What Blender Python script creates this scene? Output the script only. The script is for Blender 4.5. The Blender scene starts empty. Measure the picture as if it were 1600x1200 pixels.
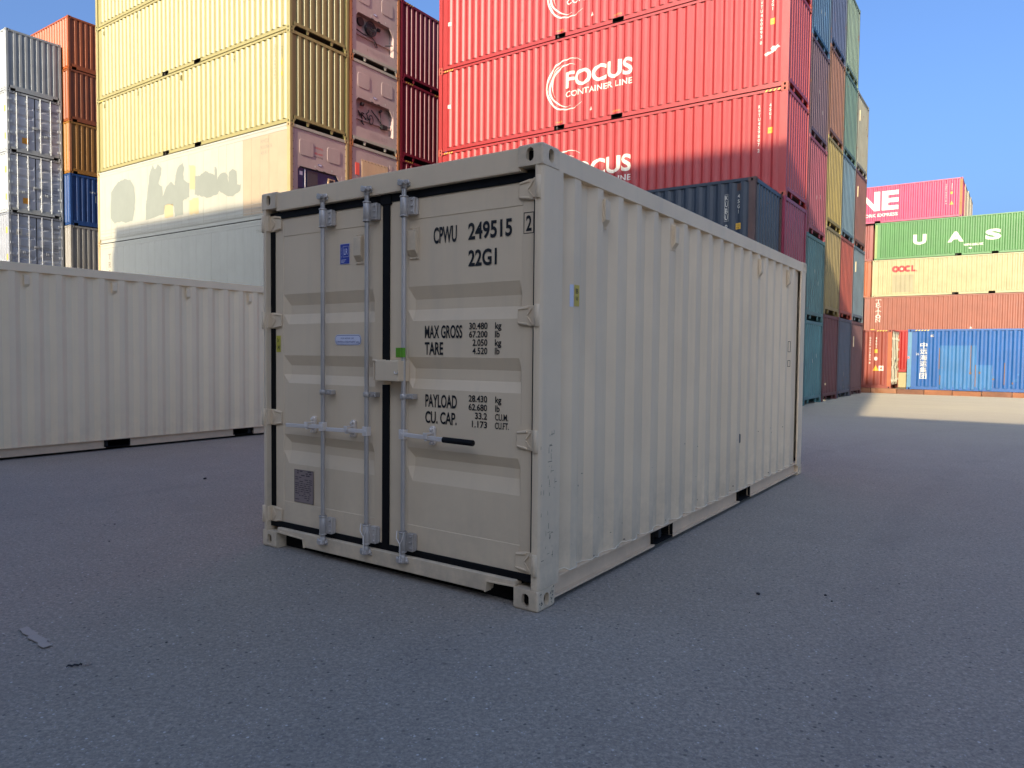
import bpy, bmesh, math, random
from mathutils import Vector, Matrix
random.seed(7)
sc = bpy.context.scene
COL = sc.collection
R = math.radians

# ------------------------------------------------------------------ camera
CAM_H, PITCH, ROLL, FPX = 1.432, -0.03970583, 0.0100107, 1133.519
cam_d = bpy.data.cameras.new('camera'); cam = bpy.data.objects.new('camera', cam_d); COL.objects.link(cam)
fwd = Vector((0, math.cos(PITCH), math.sin(PITCH)))
rgt = Vector((1, 0, 0)); up = rgt.cross(fwd)
r2 = rgt * math.cos(ROLL) + up * math.sin(ROLL); u2 = r2.cross(fwd)
M = Matrix((r2, u2, -fwd)).transposed().to_4x4(); M.translation = (0, 0, CAM_H)
cam.matrix_world = M
cam_d.sensor_width = 36; cam_d.sensor_fit = 'HORIZONTAL'; cam_d.lens = 36 * FPX / 1600
cam_d.clip_start = .05; cam_d.clip_end = 3000
sc.camera = cam

# ------------------------------------------------------------------ yard grid: a runs away-right, b runs away-left
TH = R(55.3)
AX = Vector((math.cos(TH), math.sin(TH))); BX = Vector((-math.sin(TH), math.cos(TH)))
def G(a, b): return AX * a + BX * b

# ------------------------------------------------------------------ sky and sun
SUN_EL = R(23.5); SUN_AZ = TH + R(6.7)          # direction the light travels on the ground
world = bpy.data.worlds.new('World'); sc.world = world; world.use_nodes = True
nt = world.node_tree; nt.nodes.clear()
sky = nt.nodes.new('ShaderNodeTexSky'); sky.sky_type = 'NISHITA'; sky.sun_disc = False
sky.sun_elevation = SUN_EL
sx, sy = -math.cos(SUN_AZ), -math.sin(SUN_AZ)
sky.sun_rotation = math.atan2(sx, sy)
sky.air_density = .8; sky.dust_density = 7.5; sky.ozone_density = 7.0
bg = nt.nodes.new('ShaderNodeBackground'); bg.inputs[1].default_value = .090
wo = nt.nodes.new('ShaderNodeOutputWorld')
nt.links.new(sky.outputs[0], bg.inputs[0]); nt.links.new(bg.outputs[0], wo.inputs[0])
sd = bpy.data.lights.new('sun', 'SUN'); sun = bpy.data.objects.new('sun', sd); COL.objects.link(sun)
sd.energy = 2.75; sd.angle = R(.53); sd.color = (1, .85, .62)
ld = Vector((math.cos(SUN_AZ) * math.cos(SUN_EL), math.sin(SUN_AZ) * math.cos(SUN_EL), -math.sin(SUN_EL)))
sun.rotation_euler = ld.to_track_quat('-Z', 'Y').to_euler(); sun.location = (0, -20, 40)
sc.view_settings.view_transform = 'Standard'; sc.view_settings.look = 'None'
sc.view_settings.exposure = 1.95; sc.view_settings.gamma = 1.0; sc.cycles.max_bounces = 6; sc.cycles.diffuse_bounces = 4; sc.cycles.glossy_bounces = 2; sc.view_settings.use_curve_mapping = False

# ------------------------------------------------------------------ materials
def lin(c):
    return tuple((x / 255 / 12.92) if x / 255 <= .04045 else ((x / 255 + .055) / 1.055) ** 2.4 for x in c)
_mats = {}
def N(t, kind, **kw):
    n = t.nodes.new(kind)
    for k, v in kw.items(): setattr(n, k, v)
    return n
def mixc(t, fac, a, b, blend='MIX'):
    m = N(t, 'ShaderNodeMix', data_type='RGBA', blend_type=blend)
    for sock, v in ((0, fac), (6, a), (7, b)):
        if hasattr(v, 'links'): t.links.new(v, m.inputs[sock])
        elif isinstance(v, (int, float)): m.inputs[sock].default_value = v
        else: m.inputs[sock].default_value = (*v[:3], 1)
    return m.outputs[2]
def ramp(t, src, p0, p1, c0=0., c1=1.):
    m = N(t, 'ShaderNodeMapRange'); m.clamp = True
    t.links.new(src, m.inputs[0])
    for i, v in enumerate((p0, p1, c0, c1)): m.inputs[i + 1].default_value = v
    return m.outputs[0]
def math_(t, op, a, b):
    m = N(t, 'ShaderNodeMath', operation=op)
    for i, v in enumerate((a, b)):
        if hasattr(v, 'links'): t.links.new(v, m.inputs[i])
        else: m.inputs[i].default_value = v
    return m.outputs[0]
def noise(t, vec, scale, detail=3, rough=.55, w=None):
    n = N(t, 'ShaderNodeTexNoise', noise_dimensions='3D')
    n.inputs['Scale'].default_value = scale; n.inputs['Detail'].default_value = detail; n.inputs['Roughness'].default_value = rough
    if w is not None:
        va = N(t, 'ShaderNodeVectorMath', operation='ADD'); t.links.new(vec, va.inputs[0]); t.links.new(w, va.inputs[1]); vec = va.outputs[0]
    t.links.new(vec, n.inputs['Vector'])
    return n.outputs[0]
def new_mat(name):
    m = bpy.data.materials.new(name); m.use_nodes = True; t = m.node_tree
    b = t.nodes['Principled BSDF']; return m, t, b
def stretch(t, vec, s):
    mp = N(t, 'ShaderNodeMapping'); mp.inputs['Scale'].default_value = s; t.links.new(vec, mp.inputs[0]); return mp.outputs[0]

def paint(name, rgb, rough=.42, var=.10, streak=.16, rust=0., dent=.25, scuff=0., dirt=.0, metal=0., spec=.4):
    """weathered painted steel; colour in sRGB 0-255"""
    key = (name, tuple(rgb), rough, var, streak, rust, dent, scuff, dirt)
    if key in _mats: return _mats[key]
    m, t, b = new_mat(name); c = lin(rgb)
    tc = N(t, 'ShaderNodeTexCoord').outputs['Object']
    oi = N(t, 'ShaderNodeObjectInfo'); w = math_(t, 'MULTIPLY', oi.outputs['Random'], 37.)
    n1 = noise(t, tc, 1.3, 4, .6, w)
    col = mixc(t, ramp(t, n1, .3, .7), tuple(x * (1 - var) for x in c), tuple(min(1, x * (1 + var)) for x in c))
    st = noise(t, stretch(t, tc, (9, 9, .55)), 1., 5, .65, w)
    stm = ramp(t, st, .52, .78, 0, streak)
    grey = .6 * sum(c) / 3 + .05
    col = mixc(t, stm, col, tuple(.45 * x + .35 * grey for x in c))
    if dirt:
        sx_ = N(t, 'ShaderNodeSeparateXYZ'); t.links.new(tc, sx_.inputs[0])
        dm = math_(t, 'MULTIPLY', ramp(t, sx_.outputs[2], .0, .75, dirt, 0), ramp(t, noise(t, tc, 5, 5, .7, w), .35, .65))
        col = mixc(t, dm, col, (.16, .14, .12))
    rgh = rough
    if rust:
        rn = noise(t, tc, 3.2, 9, .72, w)
        rm = ramp(t, rn, .70 - .16 * rust, .76 - .16 * rust)
        rs = ramp(t, noise(t, stretch(t, tc, (14, 14, .9)), 1., 6, .7, w), .66 - .12 * rust, .80 - .1 * rust, 0, .75)
        rmm = math_(t, 'MAXIMUM', rm, rs)
        rc = mixc(t, noise(t, tc, 22, 4, .6, w), (.055, .022, .012), (.22, .09, .035))
        col = mixc(t, rmm, col, rc)
        rg = N(t, 'ShaderNodeMix'); t.links.new(rmm, rg.inputs[0]); rg.inputs[2].default_value = rough; rg.inputs[3].default_value = .85
        t.links.new(rg.outputs[0], b.inputs['Roughness'])
    else: b.inputs['Roughness'].default_value = rough
    if scuff:
        s1 = noise(t, stretch(t, tc, (2.2, 2.2, 9)), 2.2, 9, .78, w)
        s2 = noise(t, stretch(t, tc, (30, 30, 1.6)), 1., 7, .75, w)
        sm = math_(t, 'MULTIPLY', math_(t, 'MAXIMUM', ramp(t, s1, .70, .73), ramp(t, s2, .735, .76)), scuff)
        col = mixc(t, sm, col, (.10, .09, .085))
    t.links.new(col, b.inputs['Base Color'])
    b.inputs['Metallic'].default_value = metal
    b.inputs['Specular IOR Level'].default_value = spec
    if dent:
        bp = N(t, 'ShaderNodeBump'); bp.inputs['Strength'].default_value = dent; bp.inputs['Distance'].default_value = .03
        h = math_(t, 'ADD', math_(t, 'MULTIPLY', noise(t, tc, 1.9, 2, .5, w), 1.), math_(t, 'MULTIPLY', noise(t, tc, 60, 2, .5, w), .02))
        t.links.new(h, bp.inputs['Height']); t.links.new(bp.outputs[0], b.inputs['Normal'])
    _mats[key] = m; return m
def plain(name, rgb, rough=.5, metal=0., spec=.4, speck=.08):
    key = (name, tuple(rgb), rough, metal)
    if key in _mats: return _mats[key]
    m, t, b = new_mat(name); c = lin(rgb)
    tc = N(t, 'ShaderNodeTexCoord').outputs['Object']
    col = mixc(t, noise(t, tc, 14, 4, .6), tuple(x * (1 - speck) for x in c), tuple(min(1, x * (1 + speck)) for x in c))
    t.links.new(col, b.inputs['Base Color'])
    b.inputs['Roughness'].default_value = rough; b.inputs['Metallic'].default_value = metal; b.inputs['Specular IOR Level'].default_value = spec
    _mats[key] = m; return m
def worn_print(name, rgb, wear=.5):
    """painted lettering with small chips"""
    key = (name, tuple(rgb), wear)
    if key in _mats: return _mats[key]
    m, t, b = new_mat(name); c = lin(rgb)
    tc = N(t, 'ShaderNodeTexCoord').outputs['Object']
    col = mixc(t, ramp(t, noise(t, tc, 5, 6, .7), .5, .75, 0, wear), c, tuple(.62 * x + .06 for x in c))
    t.links.new(col, b.inputs['Base Color']); b.inputs['Roughness'].default_value = .55
    _mats[key] = m; return m
galv = paint('galvanised_steel', (182, 173, 162), rough=.36, var=.25, streak=.35, dent=0, metal=.25, spec=.5)
zinc = paint('zinc_plate', (232, 222, 210), rough=.30, var=.16, streak=.2, dent=0, metal=.35, spec=.5)
rubber = plain('black_rubber', (9, 9, 10), .65, 0., .2)
black = worn_print('black_lettering', (17, 17, 18), .25)
white = worn_print('white_lettering', (172, 168, 155), .35)
yellow = worn_print('yellow_label', (176, 134, 24), .3)
hazard = worn_print('hazard_yellow', (180, 150, 52), .5)

RECESS_SHADE = plain('painted_recess_shade', (22, 20, 19), .9, 0., .1)  # near-black stand-in for shade inside pockets, castings and under the sill

# ------------------------------------------------------------------ mesh helpers
class MB:
    def __init__(s): s.v = []; s.f = []; s.sm = []
    def add(s, vs, fs, smooth=False):
        o = len(s.v); s.v += [tuple(v) for v in vs]
        for f in fs: s.f.append([i + o for i in f]); s.sm.append(smooth)
    def box(s, x0, x1, y0, y1, z0, z1):
        s.add([(x0, y0, z0), (x1, y0, z0), (x1, y1, z0), (x0, y1, z0), (x0, y0, z1), (x1, y0, z1), (x1, y1, z1), (x0, y1, z1)],
              [(0, 3, 2, 1), (4, 5, 6, 7), (0, 1, 5, 4), (1, 2, 6, 5), (2, 3, 7, 6), (3, 0, 4, 7)])
    def prism(s, pts, axis, c0, c1):
        """polygon pts in the two other axes (cyclic order), extruded along axis 0/1/2"""
        def P(p, c):
            return (c, p[0], p[1]) if axis == 0 else ((p[0], c, p[1]) if axis == 1 else (p[0], p[1], c))
        n = len(pts)
        s.add([P(p, c0) for p in pts] + [P(p, c1) for p in pts],
              [list(range(n))[::-1], list(range(n, 2 * n))] + [(i, (i + 1) % n, n + (i + 1) % n, n + i) for i in range(n)])
    def tube(s, path, r, n=8, cap=True):
        path = [Vector(p) for p in path]; rings = []
        for i, p in enumerate(path):
            d = (path[min(i + 1, len(path) - 1)] - path[max(i - 1, 0)]).normalized()
            ref = Vector((0, 0, 1)) if abs(d.z) < .9 else Vector((1, 0, 0))
            e1 = d.cross(ref).normalized(); e2 = d.cross(e1)
            rings.append([p + (e1 * math.cos(2 * math.pi * k / n) + e2 * math.sin(2 * math.pi * k / n)) * r for k in range(n)])
        fs = []
        for i in range(len(path) - 1):
            for k in range(n): fs.append((i * n + k, i * n + (k + 1) % n, (i + 1) * n + (k + 1) % n, (i + 1) * n + k))
        s.add([v for rg in rings for v in rg], fs, True)
        if cap:
            s.add(rings[0], [list(range(n))]); s.add(rings[-1], [list(range(n))[::-1]])
    def mesh(s, name, bevel=0., seg=2, angle=40):
        me = bpy.data.meshes.new(name); me.from_pydata(s.v, [], s.f)
        me.polygons.foreach_set('use_smooth', s.sm)
        bm = bmesh.new(); bm.from_mesh(me)
        if bevel:
            bmesh.ops.remove_doubles(bm, verts=bm.verts, dist=1e-5)
            bmesh.ops.recalc_face_normals(bm, faces=bm.faces)
            ed = [e for e in bm.edges if len(e.link_faces) == 2 and e.calc_face_angle(0) > R(angle)]
            bmesh.ops.bevel(bm, geom=ed, offset=bevel, segments=seg, affect='EDGES', profile=.6, clamp_overlap=True)
        else: bmesh.ops.recalc_face_normals(bm, faces=bm.faces)
        bm.to_mesh(me); bm.free()
        me.materials.append(None); return me
def ob(name, me, mat, parent=None, loc=None, scale=None, rot=None):
    o = bpy.data.objects.new(name, me); COL.objects.link(o)
    if parent is not None: o.parent = parent
    if loc is not None: o.location = loc
    if scale is not None: o.scale = scale
    if rot is not None: o.rotation_euler = rot
    o.material_slots[0].link = 'OBJECT'; o.material_slots[0].material = mat
    return o
def tag(o, label=None, cat=None, group=None, kind=None):
    for k, v in (('label', label), ('category', cat), ('group', group), ('kind', kind)):
        if v: o[k] = v
    return o
def empty(name, loc, rz=0):
    o = bpy.data.objects.new(name, None); COL.objects.link(o); o.location = loc; o.rotation_euler = (0, 0, rz); o.empty_display_size = .2
    return o

W = 2.438; L20 = 6.058; L40 = 12.192; STD = 2.591; HC = 2.896

# ------------------------------------------------------------------ corrugation profile: list of (t, depth inwards)
def profile(t0, t1, pitch=.278, depth=.036, first=None, out=None, sl=None):
    out = out or pitch * .26; sl = sl or pitch * .245
    p = [(t0, 0)] ; t = first if first is not None else t0 + ((t1 - t0) % pitch) / 2 + pitch * .12
    p[0] = (t0, 0 if t - t0 < 1e-6 else depth)
    if t - sl > t0: p.append((t - sl, depth))
    else: p[0] = (t0, 0)
    while t + out < t1:
        p.append((t, 0)); p.append((t + out, 0))
        if t + out + sl < t1: p.append((t + out + sl, depth))
        nx = t + pitch
        if nx + out >= t1: break
        p.append((nx - sl, depth)); t = nx
    if p[-1][0] < t1: p.append((t1, p[-1][1]))
    return p
def depth_at(p, t):
    if t <= p[0][0]: return p[0][1]
    for (t0, d0), (t1, d1) in zip(p, p[1:]):
        if t <= t1: return d0 + (d1 - d0) * (t - t0) / max(1e-9, t1 - t0)
    return p[-1][1]

class Face:
    """one face of a box in container coordinates; t runs along the face, q is depth inwards"""
    def __init__(s, which, L, H, prof=None, base=0.):
        s.w, s.L, s.H, s.prof, s.base = which, L, H, prof, base
    def pt(s, t, z, q):
        q += s.base
        if s.w == 'y0': return (t, q, z)            # seen from outside: t runs left to right
        if s.w == 'yW': return (t, W - q, z)        # t runs right to left
        if s.w == 'x0': return (q, t, z)            # t runs right to left
        return (s.L - q, t, z)                      # xL: left to right
    @property
    def flip(s): return s.w in ('yW', 'x0')
    def dep(s, t): return depth_at(s.prof, t) if s.prof else 0.

def corr_mesh(face, z0, z1):
    m = MB(); vs = []
    for t, d in face.prof: vs += [face.pt(t, z0, d), face.pt(t, z1, d)]
    fs = [(2 * i, 2 * i + 2, 2 * i + 3, 2 * i + 1) for i in range(len(face.prof) - 1)]
    # thickness: a back sheet 2 cm inside so that the panel is a real plate
    m.add(vs, fs)
    me = m.mesh('panel'); return me

# ------------------------------------------------------------------ lettering that follows the pressed steel
_cu = bpy.data.curves.new('type', 'FONT'); _to = bpy.data.objects.new('type', _cu); COL.objects.link(_to)
def type_mesh(body, bold=0.):
    _cu.body = body; _cu.size = 1; _cu.offset = bold; _cu.resolution_u = 4
    dg = bpy.context.evaluated_depsgraph_get(); dg.update()
    e = _to.evaluated_get(dg); me = e.to_mesh()
    vs = [(v.co.x, v.co.y) for v in me.vertices]; fs = [tuple(p.vertices) for p in me.polygons]
    e.to_mesh_clear(); return vs, fs
def fit_type(body, h, w=None, bold=0., vertical=False, gap=1.25, centre=True):
    """2D verts/faces; capital height h, total width w (or natural)"""
    if vertical:
        V, F = [], []; y = 0.
        for ch in body:
            if ch == ' ': y -= h * .6; continue
            vs, fs = type_mesh(ch, bold)
            x0 = min(v[0] for v in vs); x1 = max(v[0] for v in vs); y0 = min(v[1] for v in vs); y1 = max(v[1] for v in vs)
            k = h / max(.3, y1 - y0); kx = (w / max(.42, x1 - x0)) if w else k
            if ch in 'I1|': kx = k * .9
            o = len(V); V += [((v[0] - (x0 + x1) / 2) * kx, y - h + (v[1] - y0) * k) for v in vs]; F += [tuple(i + o for i in f) for f in fs]
            y -= h * gap
        return V, F
    vs, fs = type_mesh(body, bold)
    x0 = min(v[0] for v in vs); x1 = max(v[0] for v in vs)
    k = h / .73; kx = (w / (x1 - x0)) if w else k
    return [((v[0] - x0) * kx, v[1] * k) for v in vs], fs
def lay(root, V, F, face, t, z, mat, name='lettering', lift=.0025, thick=0.):
    """lay 2D shapes on a face; (t,z) is where the shape's origin goes; x runs to the viewer's right"""
    bm = bmesh.new(); sg = -1 if face.flip else 1
    bv = [bm.verts.new((t + sg * v[0], z + v[1], 0)) for v in V]
    for f in F:
        try: bm.faces.new([bv[i] for i in f])
        except ValueError: pass
    if face.prof:
        lo = min(v.co.x for v in bm.verts); hi = max(v.co.x for v in bm.verts)
        for tt, d in face.prof:
            if lo < tt < hi:
                bmesh.ops.bisect_plane(bm, geom=bm.verts[:] + bm.edges[:] + bm.faces[:], plane_co=(tt, 0, 0), plane_no=(1, 0, 0), dist=1e-6)
    for v in bm.verts: v.co = face.pt(v.co.x, v.co.y, face.dep(v.co.x) - lift)
    me = bpy.data.meshes.new(name); bm.to_mesh(me); bm.free(); me.materials.append(None)
    return ob(name, me, mat, root)
def letters(root, body, face, t, z, h, mat, w=None, bold=0., vertical=False, gap=1.25, name='lettering', lift=.0025):
    V, F = fit_type(body, h, w, bold, vertical, gap); return lay(root, V, F, face, t, z, mat, name, lift)
def rect(w, h): return [(0, 0), (w, 0), (w, h), (0, h)], [(0, 1, 2, 3)]
def poly(pts): return list(pts), [tuple(range(len(pts)))]
def label_plate(root, face, t, z, w, h, mat, name='sticker', lift=.0035):
    V, F = rect(w, h); return lay(root, V, F, face, t, z, mat, name, lift)
def arc_band(cx, cy, pts):
    """tapered swoosh: pts = (angle deg, radius, halfwidth)"""
    V, F = [], []
    for a, r, hw in pts:
        c, s = math.cos(R(a)), math.sin(R(a)); V += [(cx + c * (r - hw), cy + s * (r - hw)), (cx + c * (r + hw), cy + s * (r + hw))]
    for i in range(len(pts) - 1): F.append((2 * i, 2 * i + 1, 2 * i + 3, 2 * i + 2))
    return V, F

# ------------------------------------------------------------------ corner castings: real apertures onto a core painted dark as shade
def casting_mesh(bev):
    m = MB(); sx, sy, sz = .178, .162, .118
    def plate(fn, u1, v1, cu, cv, hw, hh, hole=True):
        k = 6; per = []
        for i in range(k): per.append((u1 * i / k, 0))
        for i in range(k): per.append((u1, v1 * i / k))
        for i in range(k): per.append((u1 - u1 * i / k, v1))
        for i in range(k): per.append((0, v1 - v1 * i / k))
        n = len(per)
        if not hole: m.add([fn(p[0], p[1], 0) for p in per], [tuple(range(n))]); return
        hol = []
        r = min(hw, hh)
        for p in per:
            a = math.atan2(p[1] - cv, p[0] - cu); c, s = math.cos(a), math.sin(a)
            # stadium boundary along this direction
            lo, hi = 0, .3
            for _ in range(30):
                mid = (lo + hi) / 2; x, y = abs(c * mid), abs(s * mid)
                dx, dy = max(0, x - (hw - r)), max(0, y - (hh - r))
                if dx * dx + dy * dy < r * r: lo = mid
                else: hi = mid
            hol.append((cu + c * lo, cv + s * lo))
        vs = [fn(p[0], p[1], 0) for p in per] + [fn(p[0], p[1], 0) for p in hol] + [fn(p[0], p[1], .028) for p in hol]
        fs = [(i, (i + 1) % n, n + (i + 1) % n, n + i) for i in range(n)] + [(n + i, n + (i + 1) % n, 2 * n + (i + 1) % n, 2 * n + i) for i in range(n)]
        m.add(vs, fs)
    plate(lambda u, v, q: (q, u, v), sy, sz, .083, .058, .0245, .038)          # end face x=0
    plate(lambda u, v, q: (u, q, v), sx, sz, .092, .058, .0275, .038)          # side face y=0
    plate(lambda u, v, q: (u, v, q), sx, sy, .092, .083, .055, .030)           # top / bottom face z=0
    plate(lambda u, v, q: (sx, u, v), sy, sz, 0, 0, 0, 0, False)
    plate(lambda u, v, q: (u, sy, v), sx, sz, 0, 0, 0, 0, False)
    plate(lambda u, v, q: (u, v, sz), sx, sy, 0, 0, 0, 0, False)
    me = bpy.data.meshes.new('corner_casting'); me.from_pydata(m.v, [], m.f)
    bm = bmesh.new(); bm.from_mesh(me); bmesh.ops.remove_doubles(bm, verts=bm.verts, dist=1e-5)
    bmesh.ops.recalc_face_normals(bm, faces=bm.faces)
    if bev:
        ed = []
        for e in bm.edges:
            a, b = e.verts[0].co, e.verts[1].co
            def on(i, v): return abs(a[i] - v) < 1e-5 and abs(b[i] - v) < 1e-5
            if (on(0, 0) and on(1, 0)) or (on(0, 0) and on(2, 0)) or (on(1, 0) and on(2, 0)): ed.append(e)
        bmesh.ops.bevel(bm, geom=ed, offset=bev, segments=3, affect='EDGES', profile=.5)
        for f in bm.faces: f.smooth = False
    bmesh.ops.recalc_face_normals(bm, faces=bm.faces)
    g_ = bmesh.ops.create_cube(bm, size=1, matrix=Matrix.Translation((.104, .096, .074)) @ Matrix.Diagonal((.145, .130, .086, 1)))  # core block, painted dark so the apertures look shaded
    for f in {f for v in g_['verts'] for f in v.link_faces}: f.material_index = 1
    bm.to_mesh(me); bm.free(); me.materials.append(None); me.materials.append(RECESS_SHADE); return me
CAST = casting_mesh(0); CAST_H = casting_mesh(.013)
def castings(root, L, H, mat, hero=False, near_mat=None):
    for x, sx in ((0, 1), (L, -1)):
        for y, sy in ((0, 1), (W, -1)):
            for z, sz in ((0, 1), (H, -1)):
                ob('corner_casting', CAST_H if hero else CAST, mat, root, (x, y, z), (sx, sy, sz))

# ------------------------------------------------------------------ shared parts of the stacked containers
_cache = {}
def cached(key, fn):
    if key not in _cache: _cache[key] = fn()
    return _cache[key]
POST = .16
def faces_of(L, H, pitch=.278):
    return {'y0': Face('y0', L, H, profile(POST, L - POST, pitch), .012), 'yW': Face('yW', L, H, profile(POST, L - POST, pitch), .012),
            'x0': Face('x0', L, H, profile(.10, W - .10, .250, .046, None, .106, .022), .014), 'xL': Face('xL', L, H, profile(.10, W - .10, .250, .046, None, .106, .022), .014)}
def m_side(L, H, w): return corr_mesh(faces_of(L, H)[w], .165, H - .07)
def m_end(L, H, w): return corr_mesh(faces_of(L, H)[w], .25, H - .10)
def m_roof(L, H):
    m = MB(); p = profile(.06, L - .06, .21, .02); vs = []
    for t, d in p: vs += [(t, .05, H - .012 - d), (t, W - .05, H - .012 - d)]
    m.add(vs, [(2 * i, 2 * i + 2, 2 * i + 3, 2 * i + 1) for i in range(len(p) - 1)]); return m.mesh('roof')
def m_floor(L):
    m = MB(); m.box(.07, L - .07, .06, W - .06, .165, .20)
    for k in range(1, int(L / .6)): m.box(k * .6, k * .6 + .05, .06, W - .06, .05, .165)
    return m.mesh('floor')
def m_post(H):
    m = MB(); m.box(.005, POST, .005, .06, .118, H - .118); m.box(.005, .05, .06, .105, .118, H - .118); return m.mesh('corner_post')
def m_toprail(L, H):
    m = MB(); m.box(.178, L - .178, .004, .065, H - .078, H - .007); return m.mesh('top_rail')
def m_botrail(L, pk, z0=.04, flange=False):
    m = MB(); x = .178
    for a, b in list(pk) + [(L - .178, None)]:
        m.box(x, a, .040, .052, z0, .165 if not flange else .146); m.box(x, a, .008, .052, z0 - .012, z0)
        if b is None: break
        x = b
    if flange: m.box(.178, L - .178, .009, .06, .1465, .1535)
    return m.mesh('bottom_rail')
def m_pocket(w, z0=.04, top=.165):
    """lined tunnel for fork tines: roof, cheeks, sole and a blind back"""
    m = MB(); m.box(0, w, .022, 1.1, top - .013, top); m.box(-.006, 0, .018, 1.1, z0, top); m.box(w, w + .006, .018, 1.1, z0, top)
    m.box(0, w, .016, 1.1, z0 - .010, z0 - .002); m.box(0, w, 1.1, 1.11, z0, top); return m.mesh('fork_pocket')
def m_header(H, front=.10):
    m = MB(); m.box(.006, .07, .162, W - .162, H - .108, H - .014); return m.mesh('end_header')
def m_sill():
    m = MB(); m.box(.008, .07, .162, W - .162, .165, .262)
    for y in (.162, W - .162 - .09):
        pts = [(y, .165), (y + .09, .165)] + ([(y, .03)] if y < 1 else [(y + .09, .03)])
        m.prism(pts, 0, .012, .06)
    for c in (W / 2 - .5, W / 2 + .5):
        m.prism([(c - .06, .165), (c + .06, .165), (c + .03, .035), (c - .03, .035)], 0, .02, .06)
    return m.mesh('end_sill')
def m_sill2():
    m = MB(); m.box(.008, .07, .162, W - .162, .135, .262); m.box(.0085, .069, .40, W - .40, .04, .136); return m.mesh('end_sill')
def m_doorsill():
    m = MB(); m.box(.008, .07, .162, W - .162, .05, .17); return m.mesh('end_sill')
def m_inner(L, H, deep=.09):
    m = MB(); m.box(deep, L - .09, .075, W - .075, .19, H - .05); return m.mesh('lining')

def frame_parts(root, L, H, mat, postmat=None, castmat=None, pk=None, sill='slot', deep=.09):
    castings(root, L, H, castmat or mat)
    for x, sx in ((0, 1), (L, -1)):
        for y, sy in ((0, 1), (W, -1)):
            ob('corner_post', cached(('post', H), lambda: m_post(H)), postmat or mat, root, (x, y, 0), (sx, sy, 1))
    if pk is None: pk = ((L / 2 - 1.025 - .18, L / 2 - 1.025 + .18), (L / 2 + 1.025 - .18, L / 2 + 1.025 + .18))
    for y, sy in ((0, 1), (W, -1)):
        ob('top_rail', cached(('tr', L, H), lambda: m_toprail(L, H)), mat, root, (0, y, 0), (1, sy, 1))
        ob('bottom_rail', cached(('br', L, pk), lambda: m_botrail(L, pk)), mat, root, (0, y, 0), (1, sy, 1))
        for pa, pb in pk: ob('fork_pocket', cached(('pk', round(pb - pa, 3)), lambda: m_pocket(pb - pa)), RECESS_SHADE, root, (pa, y, 0), (1, sy, 1))  # pocket shade painted on in near-black
    for x, sx in ((0, 1), (L, -1)):
        ob('end_header', cached(('hd', H), lambda: m_header(H)), mat, root, (x, 0, 0), (sx, 1, 1))
        ob('end_sill', cached(('sl', sill), m_sill if sill == 'slot' else m_sill2), mat, root, (x, 0, 0), (sx, 1, 1))
    ob('roof', cached(('rf', L, H), lambda: m_roof(L, H)), mat, root)
    ob('floor', cached(('fl', L), lambda: m_floor(L)), plain('underside', (48, 44, 42), .8), root)
    ob('lining', cached(('in', L, H, deep), lambda: m_inner(L, H, deep)), plain('underside', (48, 44, 42), .8), root)

def root_b(a_front, b_right, z, name='shipping_container'):
    """long side faces -a (towards the camera), end faces -b"""
    p = G(a_front + W, b_right); return empty(name, (p.x, p.y, z), TH + R(90))
def root_a(a0, b0, z, name='shipping_container'):
    p = G(a0, b0); return empty(name, (p.x, p.y, z), TH)

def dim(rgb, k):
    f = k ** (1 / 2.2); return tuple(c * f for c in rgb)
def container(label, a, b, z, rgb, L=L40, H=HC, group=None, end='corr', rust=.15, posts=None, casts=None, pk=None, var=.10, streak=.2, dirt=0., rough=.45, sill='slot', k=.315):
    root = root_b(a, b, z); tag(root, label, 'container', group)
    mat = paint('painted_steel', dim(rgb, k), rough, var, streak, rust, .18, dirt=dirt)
    frame_parts(root, L, H, mat, postmat=posts, castmat=casts, pk=pk, sill=sill)
    for w in ('y0', 'yW'):
        ob('side_panel', cached(('side', L, H, w), lambda: m_side(L, H, w)), mat, root)
    for w in ('x0', 'xL'):
        if w == 'x0' and end != 'corr': continue
        ob('end_panel', cached(('end', L, H, w), lambda: m_end(L, H, w)), mat, root)
    root['_m'] = 1
    return root, faces_of(L, H), mat
def hidden_mesh(L, H):
    m = MB()
    for x, y in ((0, 0), (L - .178, 0), (0, W - .162), (L - .178, W - .162)):
        m.box(x, x + .178, y, y + .162, 0, .118); m.box(x, x + .178, y, y + .162, H - .118, H); m.box(x + .005, x + .16, y + .005, y + .15, .118, H - .118)
    f = faces_of(L, H)
    for w in ('y0', 'yW'):
        vs = []
        for t, d in f[w].prof: vs += [f[w].pt(t, .165, d), f[w].pt(t, H - .07, d)]
        m.add(vs, [(2 * i, 2 * i + 2, 2 * i + 3, 2 * i + 1) for i in range(len(f[w].prof) - 1)])
    m.box(.06, L - .06, .06, W - .06, .15, H - .03)
    for y in (.006, W - .066): m.box(.178, L - .178, y, y + .06, H - .078, H - .007); m.box(.178, L - .178, y, y + .06, .04, .15)
    return m.mesh('shipping_container')
def plain_box(label, a, b, z, rgb, L=L40, H=HC, group=None):
    """container seen at most as an edge: same outline in one mesh"""
    me = cached(('hid', L, H), lambda: hidden_mesh(L, H)); p = G(a + W, b)
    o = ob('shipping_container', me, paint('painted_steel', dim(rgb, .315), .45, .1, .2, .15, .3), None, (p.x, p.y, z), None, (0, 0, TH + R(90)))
    return tag(o, label, 'container', group)

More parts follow.
